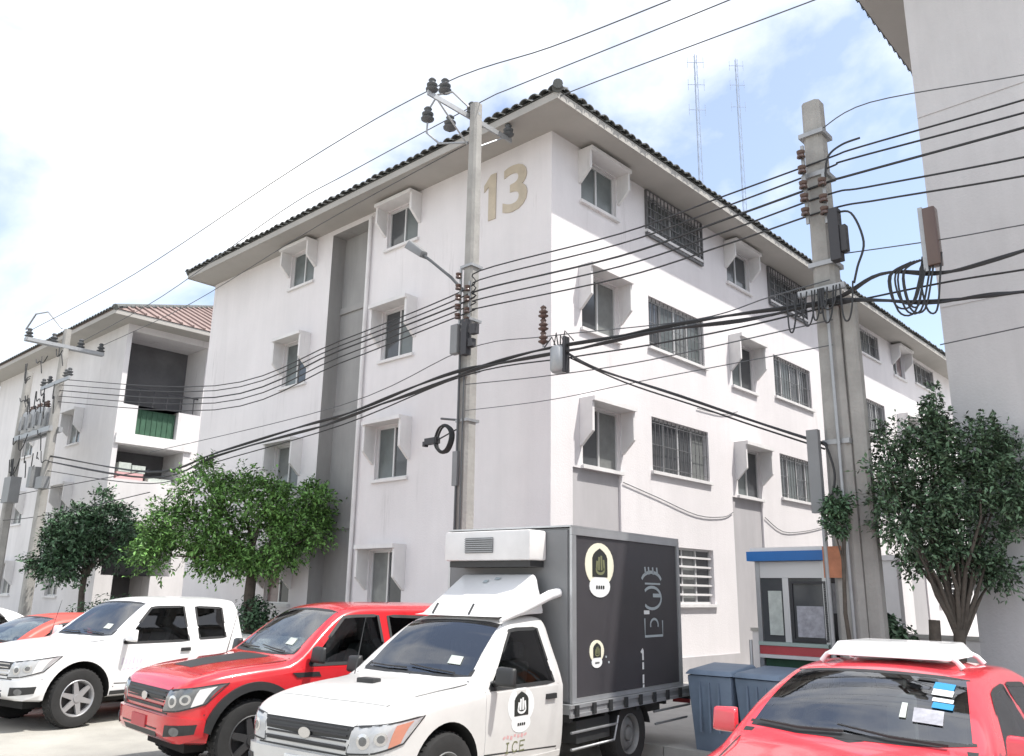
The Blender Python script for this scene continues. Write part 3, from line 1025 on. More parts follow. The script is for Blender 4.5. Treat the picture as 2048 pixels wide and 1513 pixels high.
def arch_cutter(x, z, rad, y0, y1):
    mb = MB()
    n = 40
    V = [(x + rad * math.cos(2 * math.pi * k / n), y, z + rad * math.sin(2 * math.pi * k / n)) for y in (y0, y1) for k in range(n)]
    F = [tuple(range(n)), tuple(range(n, 2 * n))[::-1]] + [(k, (k + 1) % n, n + (k + 1) % n, n + k) for k in range(n)]
    mb.add(V, F)
    o = mb.build('cutter', M['well'])
    return o

def make_wheel(root, x, y, z, rad, width, sg, spokes=6, rim_m='rim', steel=False):
    """tyre with rim; sg=+1 outer face towards +y"""
    w = MB()
    ri = rad * (.62 if not steel else .58)
    hw = width / 2
    prof = [(ri, -hw * .8), (rad * .82, -hw), (rad * .95, -hw * .92), (rad, -hw * .6), (rad, hw * .6), (rad * .95, hw * .92), (rad * .82, hw), (ri * 1.02, hw * .86), (ri * .96, hw * .66)]
    T = lambda a, b, h: (x + a, y + sg * h, z + b)
    w.lathe(prof, 30, T)
    for k in range(40):       # tread blocks
        a = 2 * math.pi * k / 40
        for s_ in (-1, 1):
            c, s2 = math.cos(a), math.sin(a)
            w.box(-.014, .014, s_ * hw * .45 - hw * .22, s_ * hw * .45 + hw * .22, rad - .004, rad + .006, T=lambda p, q, h, c=c, s2=s2: (x + h * c - p * s2, y + q, z + h * s2 + p * c))
    ty = w.build('wheel', M['rubber'], root, smooth=35)
    r = MB()
    r.lathe([(ri * 1.03, hw * .84), (ri * .98, hw * .90), (ri * .90, hw * .72), (ri * .86, hw * .25)], 30, T)
    r.lathe([(ri * .865, hw * .26), (.02, hw * .2)], 30, T, m=1)
    if steel:
        r.lathe([(ri * .86, hw * .3), (ri * .66, hw * .62), (ri * .45, hw * .66), (ri * .36, hw * .5), (ri * .33, hw * .75), (ri * .2, hw * .86), (0.001, hw * .86)], 30, T)
    else:
        for k in range(spokes):
            a = 2 * math.pi * k / spokes + .3
            c, s2 = math.cos(a), math.sin(a)
            def S(p, q, h, c=c, s2=s2): return (x + h * c - p * s2, y + sg * q, z + h * s2 + p * c)
            r.hexa([S(-ri * .17, hw * .5, ri * .12), S(ri * .17, hw * .5, ri * .12), S(ri * .17, hw * .82, ri * .12), S(-ri * .17, hw * .82, ri * .12),
                    S(-ri * .11, hw * .5, ri * .93), S(ri * .11, hw * .5, ri * .93), S(ri * .11, hw * .80, ri * .93), S(-ri * .11, hw * .80, ri * .93)])
        r.lathe([(ri * .24, hw * .5), (ri * .22, hw * .9), (.001, hw * .9)], 16, T)
    r.build('rim', [M[rim_m], M['rimd'] if not steel else M[rim_m]], ty, smooth=35)
    d = MB(); d.lathe([(ri * .85, hw * .22), (.001, hw * .21)], 20, T)
    d.build('brake_disc', M['well'], ty)
    return ty

def mirror(root, x, y, z, sg, m):
    b = MB()
    pts = [(x - .05, sg * (y + .02), z), (x - .02, sg * (y + .10), z + .03)]
    b.tube(pts, [.03, .025], n=6)
    b.build('mirror_arm', M['trimblk'], root, smooth=40)
    h = MB()
    h.hexa([(x - .07, sg * (y + .08), z - .02), (x + .02, sg * (y + .08), z + .0), (x + .0, sg * (y + .27), z + .0), (x - .07, sg * (y + .28), z - .02),
            (x - .07, sg * (y + .08), z + .17), (x - .0, sg * (y + .08), z + .15), (x - .02, sg * (y + .26), z + .15), (x - .07, sg * (y + .28), z + .16)])
    ob = h.build('wing_mirror', m, root, smooth=60, bevel=.025)
    g = MB(); g.add([(x - .074, sg * (y + .10), z), (x - .074, sg * (y + .26), z), (x - .074, sg * (y + .26), z + .14), (x - .074, sg * (y + .10), z + .15)], [(0, 1, 2, 3)])
    g.build('mirror_glass', M['chrome'], ob)

def seam(root, fn, pts, name='panel_gap', w=.008):
    mb = MB(); stroke(mb, fn, pts, w, .0015)
    return mb.build(name, M['trimblk'], root)

def emblem(root, fn, cx, cz, s, name='emblem', bg='emblem'):
    """pale shield with a black house-shaped badge, a raised fist mark inside and a short line of print"""
    mb = MB()
    disc(mb, fn, cx, cz + .02 * s, .42 * s, .33 * s, .006, n=26)
    mb2 = MB()
    disc(mb2, fn, cx, cz - .30 * s, .30 * s, .16 * s, .0075, n=20)
    o = mb.build(name, M[bg], root)
    mb2.build('emblem_base', M['print'], o)
    k = MB()
    A = [(cx - .22 * s, cz - .16 * s), (cx - .22 * s, cz + .15 * s), (cx - .12 * s, cz + .22 * s), (cx, cz + .27 * s)]
    B = [(cx + .22 * s, cz - .16 * s), (cx + .22 * s, cz + .15 * s), (cx + .12 * s, cz + .22 * s), (cx, cz + .27 * s)]
    patch(k, fn, A, B, 8, 4, .010, .006)
    k.build('emblem_badge', M['black'], o)
    f = MB()
    for dx, zt_ in ((-.12, .10), (-.04, .16), (.04, .14), (.11, .08)):
        stroke(f, fn, [(cx + dx * s, cz - .06 * s), (cx + dx * s * .8, cz + zt_ * s)], .05 * s, .0125)
    stroke(f, fn, arc(cx, cz - .05 * s, .12 * s, .06 * s, 150, 390, 10), .04 * s, .0125)
    f.build('emblem_fist', M['olive'] if bg == 'emblem' else M['print'], o)
    t = MB()
    for i in range(4):
        stroke(t, fn, [(cx + (-.12 + .065 * i) * s, cz - .31 * s), (cx + (-.075 + .065 * i) * s, cz - .31 * s)], .05 * s, .011)
    t.build('emblem_print', M['black'], o)
    return o

# ---- pickup -------------------------------------------------------
def pickup(name, label, loc, yaw, paint, kind, group):
    root = thing(name, label, 'pickup truck', (loc[0], loc[1], 0), yaw, group)
    cab_end = {'single': -1.76, 'extended': -2.74, 'double': -3.0}[kind]
    dz = 0.0 if kind == 'single' else .06
    rf = 1.675 if kind == 'single' else 1.735
    st = [  # x zb zt w zs tum r crown
        (.81, .44 + dz, .70 + dz, .56, .60 + dz, .1, .05, .0),
        (.795, .40 + dz, .80 + dz, .66, .68 + dz, .1, .06, .0),
        (.735, .35 + dz, .885 + dz, .775, .75 + dz, .1, .07, .01),
        (.61, .33 + dz, .95 + dz, .845, .83 + dz, .12, .08, .02),
        (.38, .31 + dz, 1.005 + dz, .88, .89 + dz, .15, .085, .025),
        (.0, .30 + dz, 1.05 + dz, .893, .94 + dz, .2, .085, .03),
        (-.38, .30 + dz, 1.085 + dz, .893, .97 + dz, .25, .08, .03),
        (-.46, .30 + dz, 1.12 + dz, .893, .985 + dz, .34, .07, .03),
        (-.76, .30 + dz, 1.37 + dz * .9, .893, 1.0 + dz, .37, .08, .03),
        (-1.04, .30 + dz, rf - .10, .893, 1.0 + dz, .385, .09, .03),
        (-1.16, .30 + dz, rf - .045, .893, 1.0 + dz, .385, .09, .03),
        (-1.36, .30 + dz, rf - .008, .893, 1.0 + dz, .385, .09, .03),
        (-1.60, .30 + dz, rf, .893, 1.0 + dz, .385, .09, .03)]
    if kind == 'single':
        st += [(-1.72, .30, rf - .01, .893, 1.0, .385, .09, .03), (-1.76, .30, rf - .05, .885, 1.0, .40, .09, .03)]
    else:
        st += [(cab_end + .30, .40, rf - .005, .893, 1.10, .385, .09, .03), (cab_end + .05, .40, rf - .03, .893, 1.10, .385, .09, .03),
               (cab_end, .40, rf - .11, .89, 1.10, .40, .09, .02), (cab_end - .035, .40, 1.10, .885, 1.0, .1, .04, .0),
               (cab_end - .3, .42, 1.075, .893, 1.0, .1, .03, .0), (-4.1, .48, 1.075, .893, 1.0, .1, .03, .0), (-4.20, .52, 1.06, .87, .98, .1, .03, .0)]
    sh = Shell(st)
    wr = .37 if kind == 'single' else .39
    ar = wr + (.055 if kind == 'single' else .075)
    wb = 3.085 if kind == 'single' else 3.15
    bo = sh.mesh().build('body', paint, root)
    cut = []
    for sg in (1, -1):
        y0, y1 = (.50, 1.2) if sg > 0 else (-1.2, -.50)
        cut.append(arch_cutter(0, wr + .03, ar, y0, y1))
        if kind != 'single': cut.append(arch_cutter(-wb, wr + .03, ar, y0, y1))
    sill = 1.045 + dz
    wt = rf - .135
    wsA = [(-.50, -.69), (-.455, -.35), (-.445, 0), (-.455, .35), (-.50, .69)]
    wsB = [(-1.085, -.585), (-1.07, -.3), (-1.065, 0), (-1.07, .3), (-1.085, .585)]
    wins = []
    if kind == 'single':
        wins.append(([(-.56, sill), (-1.60, sill)], [(-1.10, wt), (-1.20, wt + .012), (-1.57, wt + .012)]))
        doors = [(-.50, -1.66)]
    elif kind == 'extended':
        wins.append(([(-.60, sill), (-1.72, sill)], [(-1.12, wt), (-1.25, wt + .012), (-1.70, wt + .015)]))
        wins.append(([(-1.92, sill + .02), (-2.42, sill + .03)], [(-1.92, wt + .01), (-2.42, wt - .01)]))
        doors = [(-.52, -1.80)]
    else:
        wins.append(([(-.60, sill), (-1.62, sill)], [(-1.12, wt), (-1.25, wt + .012), (-1.60, wt + .015)]))
        wins.append(([(-1.74, sill), (-2.52, sill + .02)], [(-1.74, wt + .01), (-2.38, wt - .01)]))
        doors = [(-.52, -1.68), (-1.695, -2.62)]
    cut.append(cabin_cutter(sh, -.50, cab_end + .08, .62))
    cut.append(top_cutter(wsA, wsB, 1.075 + dz * .5))
    for A, B in wins:
        for sg in (1, -1): cut.append(side_cutter(A, B, sg))
    me = bool_cut(bo, cut)
    me.polygons.foreach_set('use_smooth', [True] * len(me.polygons)); me.set_sharp_from_angle(angle=R(42))
    cabin_fit(root, -.66, 1.0 + dz, -1.42, .36, .625, 2 if kind == 'double' else 1)
    nose, topf = sh.nose(), sh.top()
    # windscreen with black surround
    mb = MB(); ring(mb, topf, wsA, wsB, .045, .003)
    mb.build('windscreen_seal', M['trimblk'], root, smooth=60)
    mb = MB(); patch(mb, topf, wsA, wsB, 16, 10, .002, .004)
    ws = mb.build('windscreen', M['screen'], root, smooth=60)
    mb = MB()
    for y0, y1 in ((.52, -.08), (-.10, -.62)):
        p = [Vector(topf(-.49, y0, .02)), Vector(topf(-.50, (y0 + y1) / 2, .022)), Vector(topf(-.53, y1, .022))]
        mb.tube(p, [.009, .008, .006], n=5)
    split_build(mb, 'wiper', M['trimblk'], ws)
    mb = MB(); patch(mb, topf, [(-.585, .34), (-.585, .50)], [(-.66, .33), (-.66, .48)], 2, 2, .010, .003)
    mb.build('windscreen_sticker', M['poster'], ws)
    # bonnet panel with shut lines
    bA = [(.53, -.66), (.57, 0), (.53, .66)]; bB = [(-.40, -.74), (-.40, 0), (-.40, .74)]
    mb = MB(); patch(mb, topf, bA, bB, 16, 14, .006, .012)
    bon = mb.build('bonnet', paint, root, smooth=50)
    mb = MB()
    for sg in (1, -1):
        stroke(mb, topf, [(.53, sg * .665), (.2, sg * .70), (-.40, sg * .745)], .012, .002)
    stroke(mb, topf, [(-.425, -.74), (-.42, 0), (-.425, .74)], .03, .003)
    mb.build('bonnet_gap', M['trimblk'], root)
    # grille, headlamps, bumper
    gz0, gz1 = .655 + dz, .835 + dz
    gr = MB()
    patch(gr, nose, [(-.50, gz0), (.50, gz0)], [(-.55, gz1), (.55, gz1)], 16, 4, .004, .012)
    go = gr.build('grille', M['trimblk'], root, smooth=40)
    br = MB()
    bar_m = M['chrome'] if kind == 'extended' else (M['bars'] if kind == 'single' else M['trimblk'])
    for k in range(4):
        z = gz0 + .025 + (gz1 - gz0 - .05) * k / 3
        patch(br, nose, [(-.50, z - .007), (.50, z - .007)], [(-.50, z + .007), (.50, z + .007)], 14, 1, .016, .014)
    br.build('grille_bar', bar_m, go)
    lg = MB(); disc(lg, nose, 0.0001, (gz0 + gz1) / 2, .075, .042, .024, 16)
    lg.build('grille_badge', M['chrome'], go)
    sf = MB(); patch(sf, nose, [(-.56, gz1 + .002), (.56, gz1 + .002)], [(-.57, gz1 + .03), (.57, gz1 + .03)], 14, 1, .012, .016)
    sf.build('grille_surround', paint, go)
    for sg in (1, -1):
        hl = MB()
        patch(hl, nose, [(sg * .52, gz0 - .02), (sg * .75, gz0 - .005), (sg * 1.02, gz0 + .06)], [(sg * .56, gz1 + .005), (sg * .85, gz1 + .035), (sg * 1.17, gz1 + .075)], 14, 6, .007, .016)
        h = hl.build('headlight', M['lensd'] if kind == 'double' else M['lens'], root, smooth=60)
        rf_ = MB(); disc(rf_, nose, sg * .675, (gz0 + gz1) / 2 - .005, .062, .060, .010, 18, .55)
        rf_.build('reflector', M['chrome'], h)
        rf_ = MB(); disc(rf_, nose, sg * .675, (gz0 + gz1) / 2 - .005, .036, .035, .011, 14)
        rf_.build('lamp_bulb', M['lensd'], h)
        rf_ = MB(); disc(rf_, nose, sg * .82, (gz0 + gz1) / 2 + .015, .055, .050, .010, 18, .55)
        rf_.build('reflector', M['chrome'], h)
        rf_ = MB(); disc(rf_, nose, sg * .82, (gz0 + gz1) / 2 + .015, .032, .030, .011, 14)
        rf_.build('lamp_bulb', M['lensd'], h)
        bz = MB(); ring(bz, nose, [(sg * .52, gz0 - .02), (sg * .75, gz0 - .005), (sg * 1.02, gz0 + .06)], [(sg * .56, gz1 + .005), (sg * .85, gz1 + .035), (sg * 1.17, gz1 + .075)], .014, .009)
        bz.build('lamp_bezel', M['trimblk'], h)
        am = MB(); patch(am, nose, [(sg * .88, gz0 + .035), (sg * .99, gz0 + .065)], [(sg * .93, gz1 + .02), (sg * 1.08, gz1 + .045)], 5, 4, .010, .006)
        am.build('indicator', M['amber'] if kind == 'single' else M['offwhite'], h)
    bz0, bz1 = .35 + dz, .60 + dz
    bm = MB()
    patch(bm, nose, [(-1.0, bz0 + .06), (-.78, bz0), (.78, bz0), (1.0, bz0 + .06)], [(-1.03, bz1 - .04), (-.78, bz1), (.78, bz1), (1.03, bz1 - .04)], 26, 5, .035, .05)
    bu = bm.build('front_bumper', paint, root, smooth=50)
    it = MB(); patch(it, nose, [(-.42, bz0 + .035), (.42, bz0 + .035)], [(-.48, bz0 + .125), (.48, bz0 + .125)], 12, 2, .040, .01)
    it.build('air_intake', M['trimblk'], bu)
    for sg in (1, -1):
        fg = MB(); patch(fg, nose, [(sg * .62, bz0 + .06), (sg * .92, bz0 + .09)], [(sg * .64, bz0 + .17), (sg * .95, bz0 + .18)], 6, 3, .040, .01)
        fo = fg.build('fog_lamp_housing', M['trimblk'], bu)
        f2 = MB(); disc(f2, nose, sg * .75, bz0 + .115, .045, .042, .046, 14)
        f2.build('fog_lamp', M['lensd'], fo)
    sl_ = MB(); stroke(sl_, nose, [(-1.02, bz1 + .012), (-.6, bz1 + .018), (0.0001, bz1 + .018), (.6, bz1 + .018), (1.02, bz1 + .012)], .014, .006)
    sl_.build('bumper_gap', M['trimblk'], bu)
    pt = MB(); patch(pt, nose, [(-.19, bz0 + .10), (.19, bz0 + .10)], [(-.19, bz0 + .215), (.19, bz0 + .215)], 4, 2, .048, .012)
    pt.build('number_plate', M['print'] if kind != 'double' else M['redband'], bu)
    # sides
    for sg in (1, -1):
        fn = sh.side(sg)
        for (A, B) in wins:
            sl = MB(); ring(sl, fn, A, B, .035, .006)
            so = sl.build('window_seal', M['trimblk'], root, smooth=60)
            wmb = MB(); patch(wmb, fn, A, B, 10, 6, .002, .004)
            wmb.build('side_window', M['glass'], root, smooth=60)
        for di, (d0, d1) in enumerate(doors):
            dm = MB()
            x1 = d1
            A = [(d0, .50 + dz), (d1, .44 + dz)]; B = [(d0, sill - .035), (d1, sill - .035)]
            patch(dm, fn, A, B, 12, 10, .004, .01)
            do = dm.build('door', paint, root, smooth=60)
            gp = MB()
            stroke(gp, fn, [(d0 + .008, .44 + dz), (d0 + .008, sill - .02)], .012, .0015); stroke(gp, fn, [(d1 - .008, .40 + dz), (d1 - .008, sill - .02)], .012, .0015)
            stroke(gp, fn, [(d0, .49 + dz), (d1, .43 + dz)], .012, .0015)
            gp.build('door_gap', M['trimblk'], root)
            hm = MB(); hx = d1 + .14
            patch(hm, fn, [(hx - .085, sill - .155), (hx + .085, sill - .155)], [(hx - .08, sill - .105), (hx + .08, sill - .105)], 4, 2, .028, .03)
            hm.build('door_handle', M['trimblk'] if kind != 'double' else paint, do, smooth=50)
        # lower sill strip
        ss_ = MB(); patch(ss_, fn, [(-.48, .335 + dz), (cab_end + .02, .335 + dz)], [(-.48, .39 + dz), (cab_end + .02, .39 + dz)], 10, 1, .010, .02)
        ss_.build('sill_strip', M['trimblk'] if kind != 'single' else paint, root)
        if kind == 'double':
            fl = MB()
            ca, cz = 0, wr + .03
            patch(fl, fn, arc(ca, cz, ar - .004, ar - .004, 8, 172, 24), arc(ca, cz, ar + .08, ar + .08, 10, 170, 24), 26, 2, .035, .05)
            fl.build('fender_flare', M['trimblk'], root, smooth=50)
            fl = MB()
            patch(fl, fn, arc(-wb, cz, ar - .004, ar - .004, 8, 172, 24), arc(-wb, cz, ar + .08, ar + .08, 10, 170, 24), 26, 2, .035, .05)
            fl.build('fender_flare', M['trimblk'], root, smooth=50)
            vn = MB(); patch(vn, fn, [(-.46, .98), (-.75, .98)], [(-.40, 1.03), (-.72, 1.03)], 4, 1, .010, .01)
            vn.build('side_vent', M['trimblk'], root)
        mirror(root, -.60, sh.sideY(-.60, 1.10 + dz) - .03, 1.08 + dz, sg, M['trimblk'] if kind != 'extended' else M['white'])
        make_wheel(root, 0, sg * .765, wr, wr, .25, sg, rim_m='steelrim' if kind == 'single' else ('rimd' if kind == 'double' else 'rim'), steel=(kind == 'single'))
        if kind != 'single': make_wheel(root, -wb, sg * .765, wr, wr, .25, sg)
    an = MB(); q_ = sh.top()(-.36, -.70, .0); an.tube([q_, (q_[0] - .12, q_[1] - .01, q_[2] + .55)], [.006, .003], n=5)
    an.build('aerial', M['trimblk'], root)
    ub = MB(); ub.box(-4.0 if kind != 'single' else -1.7, .55, -.50, .50, .24 + dz * .5, .42 + dz)
    ub.build('underbody', M['well'], root)
    if kind == 'double':      # dark band down the middle of the bonnet
        st_ = MB()
        patch(st_, topf, [(.45, -.24), (.45, .24)], [(-.38, -.38), (-.38, .38)], 10, 12, .010, .006)
        st_.build('bonnet_band', M['trimblk'], bon, smooth=50)
    rr = MB()
    p0 = [topf(cab_end + .25, -.5, .01), topf(-1.3, -.5, .01)]
    for sg in (1, -1):
        stroke(rr, topf, [(-1.15, sg * .545), (cab_end + .1, sg * .545)], .018, .003)
    rr.build('roof_gutter', M['trimblk'], root)
    return root, sh

G_ROW = 'pickups parked side by side'
trk, tsh = pickup('refrigerated_truck', 'white single cab truck with charcoal cargo box and white wind deflector', (-1.2, 8.198), -2.22, M['truckw'], 'single', G_ROW)
trk['category'] = 'truck'
wpk, wsh = pickup('pickup_truck', 'white extended cab pickup with alloy wheels parked left of the red pickup', (-6.724, 12.911), -2.15, M['white'], 'extended', G_ROW)
rpk, rsh = pickup('pickup_truck', 'red pickup with dark bonnet band and black wheel arch flares', (-3.219, 9.949), -2.40, M['red'], 'double', G_ROW)

# ---- cargo box, deck and fittings of the white truck ---------------
def bx(name, m, parent, *boxes, bevel=0):
    mb = MB()
    for b in boxes: mb.box(*b)
    return mb.build(name, m, parent, bevel=bevel, smooth=40 if bevel else None)
BX0, BX1, BZ0, BZ1, BY = -1.95, -4.53, .80, 2.60, .85
cargo = bx('cargo_box', M['boxgrey'], trk, (BX1, BX0, -BY, BY, BZ0, BZ1))
for sg in (1, -1):
    y0, y1 = sorted((sg * (BY + .002), sg * (BY + .012)))
    pn = bx('side_panel', M['boxside'], cargo, (BX1 + .07, BX0 - .09, y0, y1, BZ0 + .05, BZ1 - .07))
    y0, y1 = sorted((sg * (BY + .001), sg * (BY + .03)))
    bx('box_edge', M['alu'], cargo, (BX1 - .005, BX0 + .005, y0, y1, BZ1 - .07, BZ1 + .01), (BX1 - .005, BX1 + .06, y0, y1, BZ0, BZ1 - .072), (BX0 - .08, BX0 + .005, y0, y1, BZ0, BZ1 - .072), (BX1 + .062, BX0 - .082, y0, y1, BZ0, BZ0 + .045))
bx('box_front_panel', M['boxgrey'], cargo, (BX0 + .002, BX0 + .02, -BY + .02, BY - .02, BZ0 + .02, BZ1 - .02))
bx('box_roof_edge', M['alu'], cargo, (BX1, BX0 + .03, -BY - .03, BY + .03, BZ1 + .011, BZ1 + .03))
for y in (-BY + .03, .005): bx('box_door', M['boxgrey'], cargo, (BX1 - .03, BX1 - .002, y, y + BY - .035, BZ0 + .03, BZ1 - .03))
fnb = lambda x, z, o: (x, BY + .012 + o, z)
emblem(cargo, fnb, -2.54, 2.21, .74)
emblem(cargo, fnb, -2.46, 1.29, .36)
# pale lettering that runs down the rear half of the panel
tx = MB()
X0 = -3.78
stroke(tx, fnb, arc(X0, 2.06, .26, .12, 15, 165, 14), .04, .003)
for dx in (-.16, -.05, .06, .15): stroke(tx, fnb, [(X0 + dx, 2.15), (X0 + dx + .02, 2.24)], .035, .003)
stroke(tx, fnb, arc(X0, 1.87, .24, .13, 40, 320, 18), .035, .004)
stroke(tx, fnb, [(X0 - .02, 1.90), (X0 - .24, 1.90)], .045, .005)
stroke(tx, fnb, [(X0 + .18, 2.04), (X0 - .22, 2.04)], .022, .005)
stroke(tx, fnb, [(X0 + .20, 1.63), (X0 + .20, 1.42), (X0 - .26, 1.42), (X0 - .26, 1.60)], .03, .003)
stroke(tx, fnb, arc(X0 - .04, 1.55, .10, .07, -20, 200, 10), .028, .004)
tx.build('box_lettering', M['printgrey'], cargo)
tx = MB()
stroke(tx, fnb, [(X0 + .22, 1.70), (X0 + .08, 1.70)], .045, .004)
xx = X0 + .27
for z, h in ((1.27, .13), (1.13, .09), (.99, .11), (.93 - .05, .10)):
    stroke(tx, fnb, [(xx, z), (xx, z - h * .9)], .04, .004)
stroke(tx, fnb, [(xx + .05, 1.24), (xx, 1.28)], .03, .005)
tx.build('box_phone_number', M['print'], cargo)
tx = MB()
for x, z in ((-2.66, 1.23), (-2.72, 1.17)): disc(tx, fnb, x, z, .015, .012, .003, 8)
tx.build('small_print', M['printgrey'], cargo)
# refrigeration unit
fu = bx('refrigeration_unit', M['offwhite'], trk, (BX0 + .022, BX0 + .34, -.66, .56, 2.25, 2.575), bevel=.03)
gl = MB(); gl.box(BX0 + .342, BX0 + .35, -.34, .06, 2.33, 2.50)
fg_ = gl.build('fan_grille', M['boxgrey'], fu)
gl = MB()
for k in range(7): gl.box(BX0 + .351, BX0 + .365, -.34, .06, 2.34 + .023 * k, 2.35 + .023 * k)
gl.build('grille_slat', M['galv'], fg_)
bx('unit_shadow_gap', M['trimblk'], trk, (BX0 + .022, BX0 + .28, -.62, .52, 2.18, 2.248))
# wind deflector on the cab roof
wd = MB()
zc = 1.665
def wdp(sg): return [(-1.05, sg * .60, zc), (-1.22, sg * .60, zc + .02), (-1.78, sg * .50, 2.11), (-1.84, sg * .50, 2.06), (-1.80, sg * .62, zc + .03)]
V = wdp(1) + wdp(-1)
wd.add(V, [(0, 1, 6, 5), (1, 2, 7, 6), (2, 3, 8, 7), (3, 4, 9, 8), (4, 0, 5, 9), (0, 4, 3, 2, 1), (5, 6, 7, 8, 9)])
wdo = wd.build('wind_deflector', M['white'], trk, smooth=40, bevel=.03)
fr = MB(); fr.tube([(-1.02, .64, zc - .03), (-1.30, .66, zc + .06), (-1.78, .70, zc + .22), (-1.93, .72, zc + .25)], [.02, .05, .055, .05], n=8)
fr.build('deflector_side_rail', M['white'], wdo, smooth=60)
bt = MB()
for y in (-.36, .14): bt.tube([(-1.12, y, zc + .02), (-1.20, y, zc + .12)], .012, n=6)
split_build(bt, 'deflector_bolt', M['trimblk'], wdo)
lgp = MB()
fdef = lambda y, z, o: (-1.22 - (z - zc - .02) * .56 / .43 + o, y, z + o)
stroke(lgp, fdef, [(-.10, 2.02), (-.04, 2.02)], .03, .006); stroke(lgp, fdef, [(.03, 2.05), (.10, 2.05)], .025, .006)
lgp.build('deflector_mark', M['printgrey'], wdo)
# deck, chassis, rear wheels, guards
dk = MB()
dk.box(-4.78, -1.86, -.90, .90, .70, .795)
dko = dk.build('flatbed_deck', M['galv'], trk)
for sg in (1, -1):
    y0, y1 = sorted((sg * .902, sg * .925))
    for z in (.76, .67): bx('deck_side_rail', M['alu'], dko, (-4.79, -1.85, y0, y1, z, z + .035))
    bx('deck_side_board', M['galv'], dko, (-4.78, -1.86, *sorted((sg * .902, sg * .912)), .702, .758))
    for k in range(9):
        x = -1.95 - .34 * k
        bx('rail_stake', M['trimblk'], dko, (x - .03, x + .03, *sorted((sg * .9251, sg * .945)), .68, .79))
for y in (.33, -.45): bx('chassis_rail', M['trimblk'], trk, (-4.7, -1.7, y, y + .12, .46, .62))
for k in range(5): bx('cross_member', M['trimblk'], trk, (-1.9 - .7 * k - .05, -1.9 - .7 * k, -.88, .88, .62, .698))
bx('tool_box', M['trimblk'], trk, (-2.72, -2.05, .50, .86, .40, .62))
bx('fuel_tank', M['boxgrey'], trk, (-2.72, -2.05, -.86, -.50, .38, .62))
for P in ([(-1.92, .88, .52), (-2.85, .88, .52)], [(-1.92, .88, .36), (-2.78, .88, .36), (-2.88, .88, .60)], [(-3.72, .88, .56), (-4.70, .88, .56)], [(-3.75, .88, .42), (-4.6, .88, .42)]):
    sg_ = MB(); sg_.tube(P, .014, n=6); sg_.build('side_guard', M['galv'], trk, smooth=60)
for sg in (1, -1):
    make_wheel(trk, -3.20, sg * .745, .37, .37, .23, sg, steel=True, rim_m='steelrim')
    mg = MB()
    P = arc(-3.20, .39, .43, .34, 10, 170, 14)
    for (a, b), (c, d) in zip(P, P[1:]):
        y0, y1 = sorted((sg * .62, sg * .88))
        mg.add([(a, y0, b), (a, y1, b), (c, y1, d), (c, y0, d)], [(0, 1, 2, 3)])
    mg.build('mudguard', M['trimblk'], trk, smooth=60)
ax = MB(); ax.tube([(-3.20, -.66, .37), (-3.20, .66, .37)], .06, n=10); ax.build('rear_axle', M['trimblk'], trk)
for y in (.60, -.84): bx('rear_lamp', M['redband'], trk, (-4.80, -4.782, y, y + .24, .56, .68))
bx('rear_plate', M['poster'], trk, (-4.81, -4.79, -.2, .2, .38, .52))
# door badge and print on the truck
fns = tsh.side(1)
emblem(trk, fns, -1.03, .86, .50, bg='print')
tx = MB()
bl = 'ICE'
def word(mb, fn, s, x0, z0, h, w, adv, off=.006):
    """simple stroke capitals, reading towards -x on the left flank"""
    G = {'I': [[(.5, 0), (.5, 1)], [(.2, 0), (.8, 0)], [(.2, 1), (.8, 1)]], 'C': [[(1, .85), (.7, 1), (.3, 1), (0, .7), (0, .3), (.3, 0), (.7, 0), (1, .15)]], 'E': [[(1, 1), (0, 1), (0, 0), (1, 0)], [(0, .5), (.8, .5)]],
         'o': [[(.5, 1), (.1, .8), (0, .5), (.1, .2), (.5, 0), (.9, .2), (1, .5), (.9, .8), (.5, 1)]], 'n': [[(0, 0), (0, 1), (.6, 1), (1, .7), (1, 0)]], 'u': [[(0, 1), (0, .2), (.4, 0), (1, .1), (1, 1)]], '-': [[(0, .5), (1, .5)]]}
    for i, ch in enumerate(s):
        for pl_ in G.get(ch, []):
            stroke(mb, fn, [(x0 - (adv * i + p[0] * w), z0 + p[1] * h) for p in pl_], h * .17, off)
word(tx, fns, 'ICE', -.80, .47, .085, .075, .115)
tx.build('door_lettering', M['olive'], trk)
tx = MB()
for k in range(7): stroke(tx, fns, [(-.76 - .055 * k, .60 + .012 * (k % 2)), (-.795 - .055 * k, .615 - .01 * (k % 3))], .022 + .006 * (k % 3), .006)
tx.build('door_small_print', M['printred'], trk)
# bonnet inlet
bi = MB(); p = tsh.top()(.02, -.10, .012)
bi.box(p[0] - .06, p[0] + .05, p[1] - .11, p[1] + .11, p[2] - .02, p[2] + .03)
bi.build('bonnet_scoop', M['trimblk'], trk, bevel=.012, smooth=50)
# faint print on the white pickup
fnw = wsh.side(1)
tx = MB()
for k in range(6): stroke(tx, fnw, [(-.60 - .06 * k, .80 + .01 * (k % 2)), (-.61 - .06 * k, .90 - .015 * (k % 3))], .022 + .008 * (k % 2), .006)
for k in range(5): stroke(tx, fnw, [(-.62 - .07 * k, .735 + .01 * (k % 2)), (-.66 - .07 * k, .745)], .022, .006)
tx.build('door_print', M['printgrey2'], wpk)

